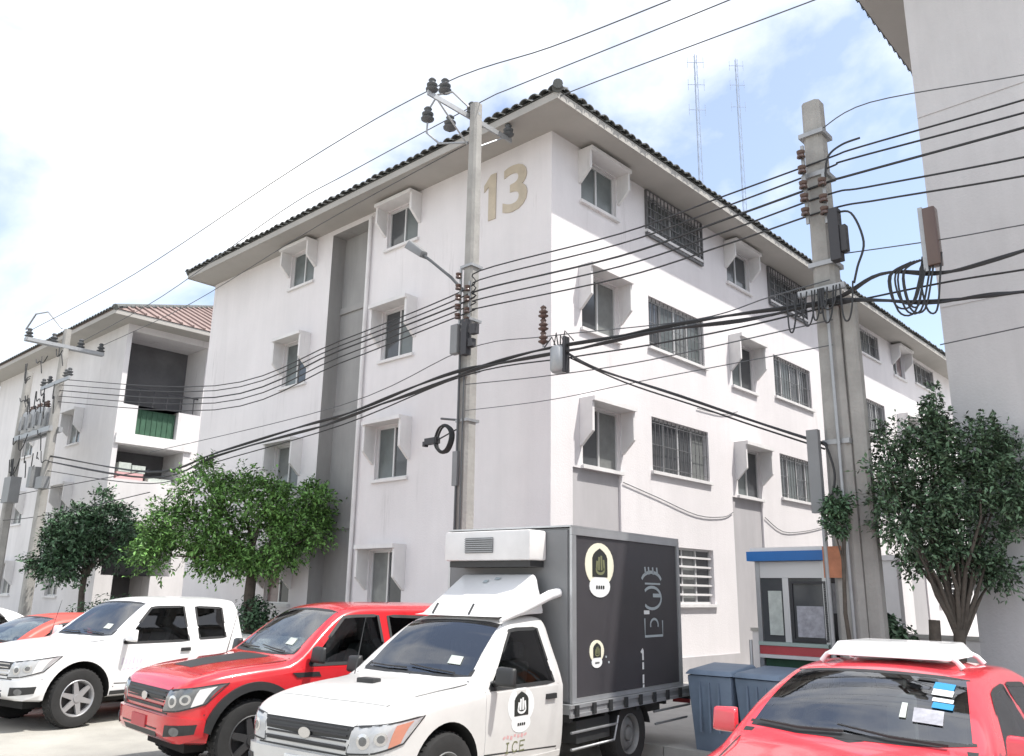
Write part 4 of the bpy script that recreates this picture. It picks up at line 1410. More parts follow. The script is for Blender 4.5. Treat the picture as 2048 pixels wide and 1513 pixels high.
# ---- saloon cars ---------------------------------------------------
def saloon(name, label, loc, yaw, paint, group=None, taxi=False):
    root = thing(name, label, 'car', (loc[0], loc[1], 0), yaw, group)
    st = [(.86, .34, .52, .50, .45, .1, .04, 0), (.85, .28, .60, .62, .5, .1, .05, 0), (.77, .24, .675, .745, .55, .12, .06, .01), (.58, .22, .74, .82, .62, .14, .07, .02),
          (.25, .20, .815, .86, .70, .18, .08, .03), (-.2, .20, .895, .868, .78, .22, .08, .035), (-.46, .20, .945, .868, .83, .28, .07, .035), (-.56, .20, .985, .868, .86, .38, .06, .03),
          (-.92, .20, 1.215, .868, .89, .42, .08, .03), (-1.24, .20, 1.36, .868, .89, .43, .09, .03), (-1.40, .20, 1.40, .868, .895, .43, .09, .03), (-1.85, .20, 1.43, .868, .90, .43, .09, .03),
          (-2.35, .20, 1.41, .868, .91, .43, .09, .03), (-2.62, .20, 1.35, .868, .92, .43, .09, .03), (-3.05, .21, 1.145, .866, .93, .40, .08, .03), (-3.2, .22, 1.075, .86, .93, .3, .07, .03),
          (-3.45, .25, 1.05, .83, .92, .2, .07, .02), (-3.60, .28, .99, .74, .88, .1, .06, .01), (-3.66, .34, .88, .64, .8, .1, .05, 0)]
    sh = Shell(st)
    bo = sh.mesh().build('body', paint, root)
    wr, wb = .31, 2.6
    cut = []
    for sg in (1, -1):
        y0, y1 = (.52, 1.2) if sg > 0 else (-1.2, -.52)
        cut += [arch_cutter(0, wr + .02, wr + .045, y0, y1), arch_cutter(-wb, wr + .02, wr + .045, y0, y1)]
    wsA = [(-.665, -.70), (-.60, -.35), (-.585, 0), (-.60, .35), (-.665, .70)]
    wsB = [(-1.285, -.565), (-1.262, -.3), (-1.255, 0), (-1.262, .3), (-1.285, .565)]
    rA = [(-2.60, -.54), (-2.57, 0), (-2.60, .54)]; rB = [(-2.98, -.62), (-3.0, 0), (-2.98, .62)]
    SW = (([(-.80, .945), (-1.78, .955)], [(-1.33, 1.285), (-1.45, 1.305), (-1.76, 1.32)]), ([(-1.86, .955), (-2.66, .985)], [(-1.86, 1.32), (-2.35, 1.29)]))
    cut += [cabin_cutter(sh, -.66, -2.95, .45), top_cutter(wsA, wsB, 1.0), top_cutter(rA, rB, 1.13)]
    for A, B in SW:
        for sg in (1, -1): cut.append(side_cutter(A, B, sg))
    me = bool_cut(bo, cut)
    me.polygons.foreach_set('use_smooth', [True] * len(me.polygons)); me.set_sharp_from_angle(angle=R(40))
    cabin_fit(root, -.86, .90, -1.72, .36, .455, 2, .60)
    nose, topf = sh.nose(), sh.top()
    mb = MB(); ring(mb, topf, wsA, wsB, .05, .003)
    mb.build('windscreen_seal', M['trimblk'], root, smooth=60)
    mb = MB(); patch(mb, topf, wsA, wsB, 18, 12, .002, .004)
    ws = mb.build('windscreen', M['screen'], root, smooth=60)
    mb = MB()
    for y0, y1 in ((.58, -.10), (-.05, -.64)):
        mb.tube([topf(-.61, y0, .022), topf(-.605, (y0 + y1) / 2, .026), topf(-.66, y1, .024)], [.011, .010, .007], n=5)
    split_build(mb, 'wiper', M['trimblk'], ws)
    if taxi:
        for y, a0, a1, m_ in ((.47, -1.17, -1.09, 'skyblue'), (.475, -1.085, -1.02, 'print'), (.49, -.99, -.955, 'print'), (.50, -.945, -.89, 'skyblue')):
            k = MB(); patch(k, topf, [(a0, y - .07), (a0, y + .055)], [(a1, y - .07), (a1, y + .055)], 2, 2, .011, .003)
            k.build('windscreen_sticker', M[m_], ws)
        k = MB(); patch(k, topf, [(-.78, .255), (-.78, .295)], [(-.90, .25), (-.90, .285)], 2, 2, .011, .003); k.build('windscreen_sticker', M['poster'], ws)
        k = MB(); patch(k, topf, [(-.76, .34), (-.76, .52)], [(-.87, .33), (-.87, .51)], 2, 2, .011, .003); k.build('windscreen_sticker', M['poster2'], ws)
        k = MB(); patch(k, topf, [(-1.215, .30), (-1.215, .40)], [(-1.18, .28), (-1.175, .42)], 4, 2, .009, .003); k.build('interior_mirror', M['trimblk'], ws)
    mb = MB()
    for sg in (1, -1): stroke(mb, topf, [(.60, sg * .60), (.2, sg * .66), (-.52, sg * .735)], .012, .002)
    stroke(mb, topf, [(-.60, -.74), (-.545, 0), (-.60, .74)], .04, .0025)
    mb.build('bonnet_gap', M['trimblk'], root)
    gr = MB(); patch(gr, nose, [(-.40, .50), (.40, .50)], [(-.44, .585), (.44, .585)], 12, 2, .004, .012); gr.build('grille', M['trimblk'], root)
    for sg in (1, -1):
        hl = MB(); patch(hl, nose, [(sg * .46, .505), (sg * .95, .55)], [(sg * .48, .62), (sg * 1.15, .69)], 12, 5, .006, .014)
        hl.build('headlight', M['lens'], root, smooth=60)
        fn = sh.side(sg)
        for A, B in SW:
            sl = MB(); ring(sl, fn, A, B, .035, .004)
            sl.build('window_seal', M['trimblk'], root, smooth=60)
            wmb = MB(); patch(wmb, fn, A, B, 12, 6, .002, .004); wmb.build('side_window', M['glass'], root, smooth=60)
        for d0, d1 in ((-.62, -1.80), (-1.815, -2.62)):
            dm = MB(); A = [(d0, .33), (d1 + (.10 if d1 < -2 else 0), .31)]; B = [(d0, .915), (d1, .93)]
            patch(dm, fn, A, B, 12, 8, .003, .01)
            do = dm.build('door', paint, root, smooth=60)
            gp = MB(); stroke(gp, fn, [(d0 + .007, .30), (d0 + .007, .92)], .011, .0012); stroke(gp, fn, [(d0, .32), (d1 + .1, .30)], .011, .0012); gp.build('door_gap', M['trimblk'], root)
            hm = MB(); hx = d1 + .14; patch(hm, fn, [(hx - .08, .80), (hx + .08, .80)], [(hx - .08, .84), (hx + .08, .84)], 4, 2, .024, .026); hm.build('door_handle', paint, do, smooth=50)
        mirror(root, -.72, sh.sideY(-.72, .98) - .05, .955, sg, paint)
        for x in (0, -wb): make_wheel(root, x, sg * .745, wr, wr, .20, sg, spokes=7)
    mb = MB(); patch(mb, topf, rA, rB, 12, 8, .002, .004); mb.build('rear_window', M['glass'], root, smooth=60)
    rear = sh.nose(False)
    for sg in (1, -1):
        tl_ = MB(); patch(tl_, rear, [(sg * .42, .74), (sg * .85, .76)], [(sg * .42, .88), (sg * .85, .93)], 8, 3, .006, .012); tl_.build('tail_light', M['redband'], root)
    return root, sh

tx_, txs = saloon('taxi', 'bright red car with a white roof board in the lower right corner', (1.855, 5.378), -2.272, M['taxi'], taxi=True)
# roof rack of the red car
zr = txs.topZ(-1.75, 0)
rk = MB()
rk.hexa([(-2.25, -.44, zr + .02), (-1.46, -.44, zr + .02), (-1.46, .44, zr + .02), (-2.25, .44, zr + .02), (-2.20, -.37, zr + .125), (-1.52, -.37, zr + .125), (-1.52, .37, zr + .125), (-2.20, .37, zr + .125)])
rko = rk.build('roof_board', M['white'], tx_, bevel=.018, smooth=40)
for sg in (1, -1):
    for x in (-1.52, -2.18):
        ft = MB(); ft.tube([(x, sg * .38, zr + .06), (x, sg * .46, zr + .02), (x, sg * .50, zr - .03)], [.018, .018, .022], n=8)
        ft.build('rack_foot', M['white'], rko, smooth=60)
rc_, _ = saloon('car', 'faded red car showing only its roof behind the white pickup', (-8.75, 13.75), -2.2, M['redold'], 'cars at the left edge')
wc_, _ = saloon('car', 'white car mostly outside the left edge behind the faded red car', (-13.6, 18.4), -2.25, M['white'], 'cars at the left edge')
# ------------------------------------------------------------------ street furniture
def sq_pole(name, label, x, y, h, w0, w1, lean=0):
    t = thing(name, label, 'utility pole', (x, y, .13), STREET_RZ)
    mb = MB()
    c = .18
    def ring(w, z): return [(w / 2 - w * c, -w / 2, z), (w / 2, -w / 2 + w * c, z), (w / 2, w / 2 - w * c, z), (w / 2 - w * c, w / 2, z), (-w / 2 + w * c, w / 2, z), (-w / 2, w / 2 - w * c, z), (-w / 2, -w / 2 + w * c, z), (-w / 2 + w * c, -w / 2, z)]
    V, F = [], []
    n = 12
    for i in range(n + 1):
        V += ring(w0 + (w1 - w0) * i / n, h * i / n)
    for i in range(n):
        for k in range(8): F.append((i * 8 + k, i * 8 + (k + 1) % 8, i * 8 + 8 + (k + 1) % 8, i * 8 + 8 + k))
    F += [tuple(range(8))[::-1], tuple(n * 8 + k for k in range(8))]
    mb.add(V, F)
    mb.build('shaft', M['concrete'], t)
    return t
def insulator(parent, p, name='insulator', s=1.0, m='insul', up=True):
    mb = MB()
    prof = [(.012, -.02), (.035, 0), (.075, .02), (.08, .035), (.045, .05), (.04, .065), (.068, .085), (.07, .10), (.04, .12), (.035, .14), (.05, .16), (.03, .185), (.001, .19)]
    mb.lathe([(r_ * s, h * s) for r_, h in prof], 12, lambda a, b, c: (p[0] + a, p[1] + b, p[2] + c))
    return mb.build(name, M[m], parent, smooth=50)
def spool_rack(parent, x, y, zs):
    mb = MB(); mb.box(x - .02, x + .02, y - .015, y + .015, zs[0] - .15, zs[-1] + .15)
    o = mb.build('spool_rack', M['galv'], parent)
    for z in zs:
        sp = MB(); sp.lathe([(.03, -.05), (.055, -.045), (.05, -.012), (.03, 0), (.05, .012), (.055, .045), (.03, .05)], 12, lambda a, b, c: (x + a, y - .06 + b, z + c))
        sp.build('spool_insulator', M['insul'], o, smooth=50)

pc = sq_pole('utility_pole', 'slim concrete utility pole with lamp arm in front of the building corner', -.78, 14.5, 11.0, .30, .20)
# crossarm runs along the lane (local y); insulators stand on it
ca = MB(); ca.box(-.14, -.04 - .065, -1.15, 1.15, 10.72, 10.82); ca.box(-.104, .104, -.03, .03, 10.74, 10.80)
cao = ca.build('crossarm', M['galv'], pc)
for y in (-1.05, 0.0, 1.05): insulator(cao, (-.12, y, 10.83), s=1.5, m='wire')
br = MB(); br.tube([(-.12, -.9, 10.73), (-.12, -.1, 10.15)], .018, n=6); br.tube([(-.12, .9, 10.73), (-.12, .1, 10.15)], .018, n=6)
split_build(br, 'crossarm_brace', M['galv'], pc)
# old hoop bracket and drop-out fuses at the pole head
hp = MB(); hp.tube([(-.1, -.1, 10.95), (-.42, -.25, 11.35), (-.75, -.35, 11.38), (-.95, -.4, 11.1), (-.98, -.4, 10.6), (-.7, -.3, 10.3), (-.12, -.08, 10.2)], .022, n=6)
hpo = hp.build('hoop_bracket', M['galv'], pc, smooth=60)
for q in ((-.97, -.4, 10.85), (-.50, -.22, 10.55), (-.6, -.3, 11.38)):
    insulator(hpo, q, 'drop_out_fuse', 1.7, 'wire')
spool_rack(pc, -.10, -.17, [6.62, 6.80, 6.98, 7.18, 7.40])
spool_rack(pc, .14, -.17, [6.50, 6.68, 6.90, 7.10])
tb = MB(); tb.box(-.20, -.02, -.30, -.17, 5.9, 6.45); tb.build('junction_box', M['boxgrey'], pc, bevel=.015)
tb = MB(); tb.box(.06, .20, -.28, -.15, 5.85, 6.5); tb.box(.22, .33, -.26, -.16, 5.98, 6.12); tb.box(.26, .40, -.26, -.16, 6.2, 6.38); split_build(tb, 'fuse_holder', M['bars'], pc)
cp = MB(); cp.tube([(-.06, -.17, .1), (-.06, -.17, 5.9)], .022, n=6); cp.tube([(.05, -.16, .1), (.05, -.16, 5.5)], .016, n=6)
split_build(cp, 'cable_riser', M['wire'], pc)
bd = MB()
for z in (4.7, 5.62, 6.55, 7.6): bd.box(-.15, .15, -.15, .15, z - .025, z + .025)
split_build(bd, 'pole_band', M['galv'], pc)
eb = MB(); eb.box(-.14, -.02, -.20, -.145, 3.55, 4.15); eb.build('meter_strip', M['boxgrey'], pc)
# lamp on its arm, reaching up along the street to the left (local -x)
la = MB(); la.tube([(-.1, 0, 7.1), (-.55, 0, 7.55), (-1.15, 0, 8.05), (-1.48, 0, 8.30)], [.035, .03, .03, .03], n=8)
lo = la.build('lamp_arm', M['wire'], pc, smooth=60)
lh = MB(); lh.hexa([(-1.38, -.10, 8.16), (-1.34, -.08, 8.30), (-1.34, .08, 8.30), (-1.38, .10, 8.16), (-1.84, -.13, 8.48), (-1.76, -.08, 8.64), (-1.76, .08, 8.64), (-1.84, .13, 8.48)])
lh.build('lamp_head', M['boxgrey'], lo, bevel=.02, smooth=50)
# bracket and camera low on the pole
bk = MB(); bk.tube([(-.12, -.12, 4.72), (-.55, -.12, 4.80)], .022, n=6); bk.build('cable_bracket', M['wire'], pc)
cm = MB(); cm.box(-.93, -.62, -.17, -.06, 4.36, 4.47); cm.box(-.99, -.93, -.16, -.07, 4.33, 4.42); cm.tube([(-.62, -.12, 4.42), (-.15, -.12, 4.55)], .014, n=5)
cm.build('street_camera', M['bars'], pc)
co = thing('cable_coil', 'coil of black cable hanging on the slim utility pole', 'cable coil', tuple(Vector((-.78, 14.5, 4.55)) + DL * .46 - DR * .12), STREET_RZ)
ci = MB()
for k in range(5):
    rr_ = .20 + .012 * (k % 3)
    ci.tube([(rr_ * math.cos(a), (k - 2) * .022 + .01 * math.sin(3 * a), rr_ * 1.15 * math.sin(a)) for a in [2 * math.pi * i / 26 for i in range(27)]], .016, n=6)
ci.build('cable_loop', M['cable'], co, smooth=60)

pr = sq_pole('utility_pole', 'tall thick concrete utility pole at right carrying the cable bundles', 4.02, 10.05, 8.25, .36, .24)
spool_rack(pr, -.10, -.22, [6.60, 6.80, 6.98, 7.20, 7.42])
spool_rack(pr, .14, -.2, [6.55, 6.72, 6.95])
bd = MB()
for z in (7.15, 7.75, 5.9, 5.35, 3.6): bd.box(-.165, .165, -.165, .165, z - .03, z + .03)
split_build(bd, 'pole_band', M['galv'], pr)
xb = MB(); xb.box(-.30, .30, -.24, -.19, 5.48, 5.56)
xb.build('crossbeam', M['galv'], pr)
tb = MB(); tb.box(.17, .30, -.28, -.14, 5.85, 6.55); tb.box(.30, .38, -.26, -.16, 5.95, 6.3); tb.build('fuse_box', M['bars'], pr, bevel=.01)
lp = MB()
rngl = random.Random(5)
for k in range(9):
    x0, z0 = rngl.uniform(-.45, .3), 5.42
    w_ = rngl.uniform(.06, .16); h_ = rngl.uniform(.18, .42)
    lp.tube(smooth_line([(x0, -.28, z0 + .1), (x0 + w_ * .2, -.32, z0 - h_ * .8), (x0 + w_ * .6, -.32, z0 - h_), (x0 + w_, -.31, z0 - h_ * .6), (x0 + w_ * 1.2, -.28, z0 + .1)], 5), .011, n=5)
split_build(lp, 'slack_cable', M['cable'], pr)
lp = MB(); lp.tube(smooth_line([(.22, -.2, 6.5), (.46, -.25, 6.42), (.58, -.25, 6.0), (.48, -.25, 5.7), (.42, -.25, 5.5)], 6), .014, n=6); lp.tube(smooth_line([(.16, -.2, 7.0), (.22, -.2, 7.3), (.38, -.14, 7.44), (.62, -.14, 7.45)], 6), .014, n=6); lp.tube(smooth_line([(-.24, -.2, 3.5), (-.22, -.2, 3.0), (-.1, -.22, 2.9), (-.02, -.22, 3.2), (-.1, -.22, 3.55), (-.2, -.2, 3.6)], 6), .014, n=6)
split_build(lp, 'cable_tail', M['cable'], pr)
dc = MB(); dc.tube([(-.20, -.21, .1), (-.20, -.21, 3.55)], .03, n=8); dc.tube([(.05, -.2, .1), (.05, -.2, 5.4)], .022, n=8); split_build(dc, 'cable_riser', M['galv'], pr)
bxr = MB(); bxr.box(-.30, -.16, -.30, -.215, 2.75, 3.75); bxr.build('service_box', M['boxgrey'], pr)
ps = sq_pole('utility_pole', 'short stout concrete stub pole bolted beside the tall right pole', 4.20, 9.89, 5.35, .20, .17)
so = MB(); so.box(-.24, -.02, -.225, -.21, 2.0, 2.36)
sgn = so.build('pole_plate', M['rust'], pr)

# far left pole with its clutter
pf = sq_pole('utility_pole', 'distant concrete utility pole with transformers at the left edge', -15.8, 28.4, 10.6, .34, .22)
ca = MB(); ca.box(-1.3, 1.3, -.18, -.12, 8.55, 8.68); ca.build('crossarm', M['galv'], pf)
ca = MB(); ca.box(-.12, .12, -1.3, 1.3, 9.9, 10.02); fo = ca.build('crossarm', M['galv'], pf)
for y in (-1.2, -.4, .5, 1.2): insulator(fo, (0, y, 10.03), s=1.8, m='wire')
for x in (-1.2, -.6, .9, 1.2): insulator(fo, (x, -.13, 8.69), s=1.5, m='wire')
hp = MB(); hp.tube([(0, -.2, 10.6), (-.4, -.6, 11.2), (-1.0, -.8, 11.2), (-1.5, -.9, 10.7)], .03, n=6); hp.build('hoop_bracket', M['galv'], pf, smooth=60)
pf2 = sq_pole('utility_pole', 'second distant concrete pole of the transformer frame at the left edge', -18.3, 30.73, 9.6, .34, .24)
pb = MB(); pb.box(-3.2, .3, -.22, -.10, 6.9, 7.08); pb.box(-3.2, .3, .10, .22, 6.9, 7.08); split_build(pb, 'platform_beam', M['galv'], pf)
for k, x in enumerate((-.95, -1.65, -2.35)):
    t = thing('transformer', ['grey transformer can nearest the distant left pole', 'grey transformer can in the middle of the pole platform', 'grey transformer can furthest left on the pole platform'][k], 'transformer', tuple(Vector((-15.8, 28.4, .13 + 7.08)) - DL * x), STREET_RZ, 'transformers on the pole platform')
    mb = MB(); mb.lathe([(.001, .0), (.26, 0), (.27, .02), (.27, .72), (.24, .80), (.001, .82)], 16); mb.build('tank', M['galv'], t, smooth=40)
    mb = MB()
    for i in range(10):
        a = 2 * math.pi * i / 10
        mb.box(.27, .36, -.012, .012, .12, .62, T=lambda p, q, h, a=a: (p * math.cos(a) - q * math.sin(a), p * math.sin(a) + q * math.cos(a), h))
    split_build(mb, 'cooling_fin', M['galv'], t)
    for y in (-.1, .12): insulator(t, (y, 0, .82), 'bushing', 1.3, 'insul')
lp = MB()
rngl = random.Random(9)
for k in range(26):
    x0, z0 = rngl.uniform(-3.2, .5), rngl.choice([8.5, 7.0, 6.2, 9.8])
    x1 = x0 + rngl.uniform(.2, .9); h_ = rngl.uniform(.15, .8)
    lp.tube(smooth_line([(x0, -.28, z0), (x0 * .7 + x1 * .3, -.3, z0 - h_), (x0 * .3 + x1 * .7, -.3, z0 - h_ * .9), (x1, -.28, z0 - rngl.uniform(0, 1.2))], 4), .018, n=5)
split_build(lp, 'slack_cable', M['cable'], pf)
mb = MB(); mb.box(-2.7, -2.0, -.45, -.1, 4.6, 5.5); mb.box(-.5, -.2, -.4, -.1, 5.0, 5.7); mb.box(.2, .8, -.35, -.1, 4.9, 5.3); split_build(mb, 'switch_box', M['boxgrey'], pf)

# ---- kiosk ---------------------------------------------------------
ks_ = thing('kiosk', 'grey glazed street kiosk with a blue fascia beside the right pole', 'kiosk', (3.20, 11.15, .13), STREET_RZ)
W_, D_, Z0 = .94, .80, -.13
def kb(name, m, par, *bxs, bevel=0): return bx(name, M[m], par, *[(a, b, c, d, e_ + Z0, f_ + Z0) for a, b, c, d, e_, f_ in bxs], bevel=bevel)
kb('fascia', 'blue', ks_, (-.06, W_ + .06, -.10, D_ + .06, 2.35, 2.47))
kb('roof_cap', 'offwhite', ks_, (-.03, W_ + .03, -.07, D_ + .03, 2.472, 2.52))
for x, y in ((0, 0), (W_ - .06, 0), (0, D_ - .06), (W_ - .06, D_ - .06)):
    kb('corner_post', 'alu', ks_, (x, x + .06, y, y + .06, .13, 2.348))
kb('lintel', 'frame', ks_, (.062, W_ - .062, .005, .05, 2.14, 2.345))
kb('mullion', 'frame', ks_, (.36, .44, .005, .05, 1.36, 2.138))
wp = kb('window', 'pane', ks_, (.062, .358, .02, .035, 1.36, 2.138)); kb('poster', 'poster', wp, (.16, .34, .005, .018, 1.44, 1.98))
wp = kb('window', 'pane', ks_, (.442, W_ - .062, .02, .035, 1.36, 2.138)); kb('window_frame', 'bars', wp, (.46, .49, 0, .018, 1.38, 2.10), (.89, .92, 0, .018, 1.38, 2.10), (.49, .89, 0, .018, 1.38, 1.41), (.49, .89, 0, .018, 2.07, 2.10))
pp = kb('poster', 'poster2', wp, (.53, .87, .003, .016, 1.43, 1.80))
kb('sill', 'mint', ks_, (.02, W_ - .02, -.05, .06, 1.315, 1.358))
kb('red_band', 'redband', ks_, (.03, W_ - .02, -.04, .03, 1.21, 1.312))
kb('counter_edge', 'offwhite', ks_, (.03, W_ - .02, -.06, .05, 1.165, 1.207))
kb('lower_panel', 'greennet', ks_, (.07, W_ - .07, .03, .05, .30, 1.16))  # dark green sheet standing in for the shade and plants under the counter
kb('side_panel', 'bars', ks_, (W_ - .05, W_ - .02, .07, D_ - .07, .30, 2.34)); kb('side_poster', 'poster2', ks_, (W_ - .018, W_ - .008, .16, D_ - .2, 1.72, 2.08))
kb('back_panel', 'boxgrey', ks_, (.06, W_ - .06, D_ - .05, D_ - .02, .30, 2.34))
kb('left_panel', 'pane', ks_, (.02, .05, .07, D_ - .07, .30, 2.34))
pt_ = MB(); pt_.tube([(0, 0, 0), (0, 0, 1.25)], .022, n=8); tag(pt_.build('bollard_post', M['alu'], loc=tuple(Vector((3.05, 10.98, .13)))), 'thin steel post standing left of the kiosk window', 'post')

# ---- bins ----------------------------------------------------------
def bin_(label, l, d, rz):
    t = thing('waste_bin', label, 'waste bin', dp(l, d, 0), STREET_RZ + rz, 'blue waste bins behind the truck')
    b = MB(); b.hexa([(-.24, -.28, .10), (.24, -.28, .10), (.24, .26, .10), (-.24, .26, .10), (-.29, -.36, .98), (.29, -.36, .98), (.29, .33, .98), (-.29, .33, .98)])
    b.build('tub', M['bin'], t, bevel=.03, smooth=40)
    b = MB(); b.hexa([(-.31, -.39, .985), (.31, -.39, .985), (.31, .38, 1.02), (-.31, .38, 1.02), (-.27, -.33, 1.04), (.27, -.33, 1.04), (.27, .33, 1.09), (-.27, .33, 1.09)])
    b.build('lid', M['bin'], t, bevel=.02, smooth=40)
    for x in (-.25, .25):
        w_ = MB(); w_.lathe([(.001, -.03), (.10, -.03), (.10, .03), (.001, .03)], 16, lambda a, b_, c, x=x: (x + c, .26 + a, .10 + b_)); w_.build('wheel', M['rubber'], t, smooth=40)
    h = MB(); h.tube([(-.22, .38, .96), (-.22, .44, 1.0), (.22, .44, 1.0), (.22, .38, .96)], .015, n=6); h.build('handle', M['bin'], t)
    r_ = MB()
    for x in (-.12, .0, .12): r_.box(x - .012, x + .012, -.372, -.352, .35, .9)
    split_build(r_, 'front_rib', M['bin'], t)
    return t
bin_('faded blue wheeled waste bin right behind the truck tail', 5.42, 9.72, .05)
bin_('faded blue wheeled waste bin nearest the kiosk', 4.78, 9.74, -.06)

# ---- lane behind the kiosk: wall, gate pillars, fence --------------
lw = thing('boundary_wall', 'low pale boundary wall closing the lane beside the kiosk', 'wall', dp(6.7, 15.2, .13), STREET_RZ)
bx('wall_panel', M['trim'], lw, (-1.1, 2.9, 0, .12, 0, 1.15)); bx('coping', M['kerb'], lw, (-1.12, 2.92, -.03, .15, 1.152, 1.21))
for k, (x, h) in enumerate(((-.05, 2.5), (1.35, 2.4))):
    t = thing('gate_pillar', ['pale plastered gate pillar on the left of the lane wall', 'pale plastered gate pillar on the right of the lane wall'][k], 'pillar', tuple(Vector(dp(6.7, 15.2, .13)) - DL * x - DR * .25), STREET_RZ, 'gate pillars in the lane')
    bx('shaft', M['trim'], t, (0, .36, 0, .2, 0, h)); bx('cap', M['trim'], t, (-.04, .40, -.04, .24, h + .002, h + .09))
fe = thing('fence', 'dark iron railing on the low lane wall', 'fence', tuple(Vector(dp(6.7, 15.2, 1.34))), STREET_RZ)
for k in range(11):
    bx('bar', M['bars'], fe, (.36 + .09 * k, .385 + .09 * k, .04, .065, 0, .8))
bx('rail', M['bars'], fe, (.33, 1.33, .035, .07, .802, .84))
pt2 = thing('planter', 'pale concrete planter box at the foot of the right tree', 'planter', dp(3.72, 10.6, .13), STREET_RZ)
bx('tub', M['kerb'], pt2, (-.5, .5, -.3, .3, 0, .75), bevel=.02); bx('rim', M['trim'], pt2, (-.54, .54, -.34, .34, .752, .83))

# ---- antenna masts -------------------------------------------------
def mast(label, x, y, z0, z1):
    t = thing('antenna_mast', label, 'antenna', (x, y, z0), 0, 'antenna masts on the roof')
    mb = MB(); h = z1 - z0
    for k in range(3):
        a = 2 * math.pi * k / 3
        mb.tube([(.10 * math.cos(a), .10 * math.sin(a), 0), (.05 * math.cos(a), .05 * math.sin(a), h)], .012, n=5)
    n = int(h / .45)
    for i in range(n):
        for k in range(3):
            a, b = 2 * math.pi * k / 3, 2 * math.pi * (k + 1) / 3
            mb.tube([(.08 * math.cos(a), .08 * math.sin(a), i * h / n), (.08 * math.cos(b), .08 * math.sin(b), (i + 1) * h / n)], .006, n=4)
    mb.build('lattice_mast', M['mast'], t)
    mb = MB()
    for z in (h - .3, h - 1.2, h - 2.2):
        mb.tube([(-.3, 0, z), (.3, 0, z)], .010, n=5)
        for x_ in (-.28, .28): mb.tube([(x_, 0, z - .22), (x_, 0, z + .22)], .008, n=4)
    split_build(mb, 'aerial', M['mast'], t)
mast('thin lattice antenna mast behind the roof, left of the two', 6.35, 26, 13.0, 20.6)
mast('thin lattice antenna mast behind the roof, right of the two', 9.0, 30, 13.0, 23.3)
# ------------------------------------------------------------------ cables
G_HV, G_LV, G_CB = 'high power lines above the roof', 'low power lines between the poles', 'communication cables'
def cable(name, label, pts, r, m, group, strands=1, seed=1):
    o = MB()
    L = smooth_line(pts)
    rg = random.Random(seed)
    for s_ in range(strands):
        ph_, am = rg.uniform(0, 6), r * 1.4 if strands > 1 else 0
        o.tube([Vector(p) + Vector((math.cos(ph_ + i * .5) * am, math.sin(ph_ + i * .5) * am * .3, math.sin(ph_ + i * .45) * am)) for i, p in enumerate(L)], r, n=5)
    ob = o.build(name, M[m], smooth=70)
    return tag(ob, label, 'cable', group)
EXT = Vector(tuple(-DL * 6))
PLT = Vector((-15.8, 28.4, 0))
def ext(pts, dz=0.0, left=None, lz=None):
    p = [Vector(q) for q in pts]
    d = (p[-1] - p[-2]); d.normalize()
    p.append(p[-1] + d * 7 + Vector((0, 0, dz)))
    if left is not None:
        p.insert(0, Vector((-15.75, 28.35, lz)))
    return p
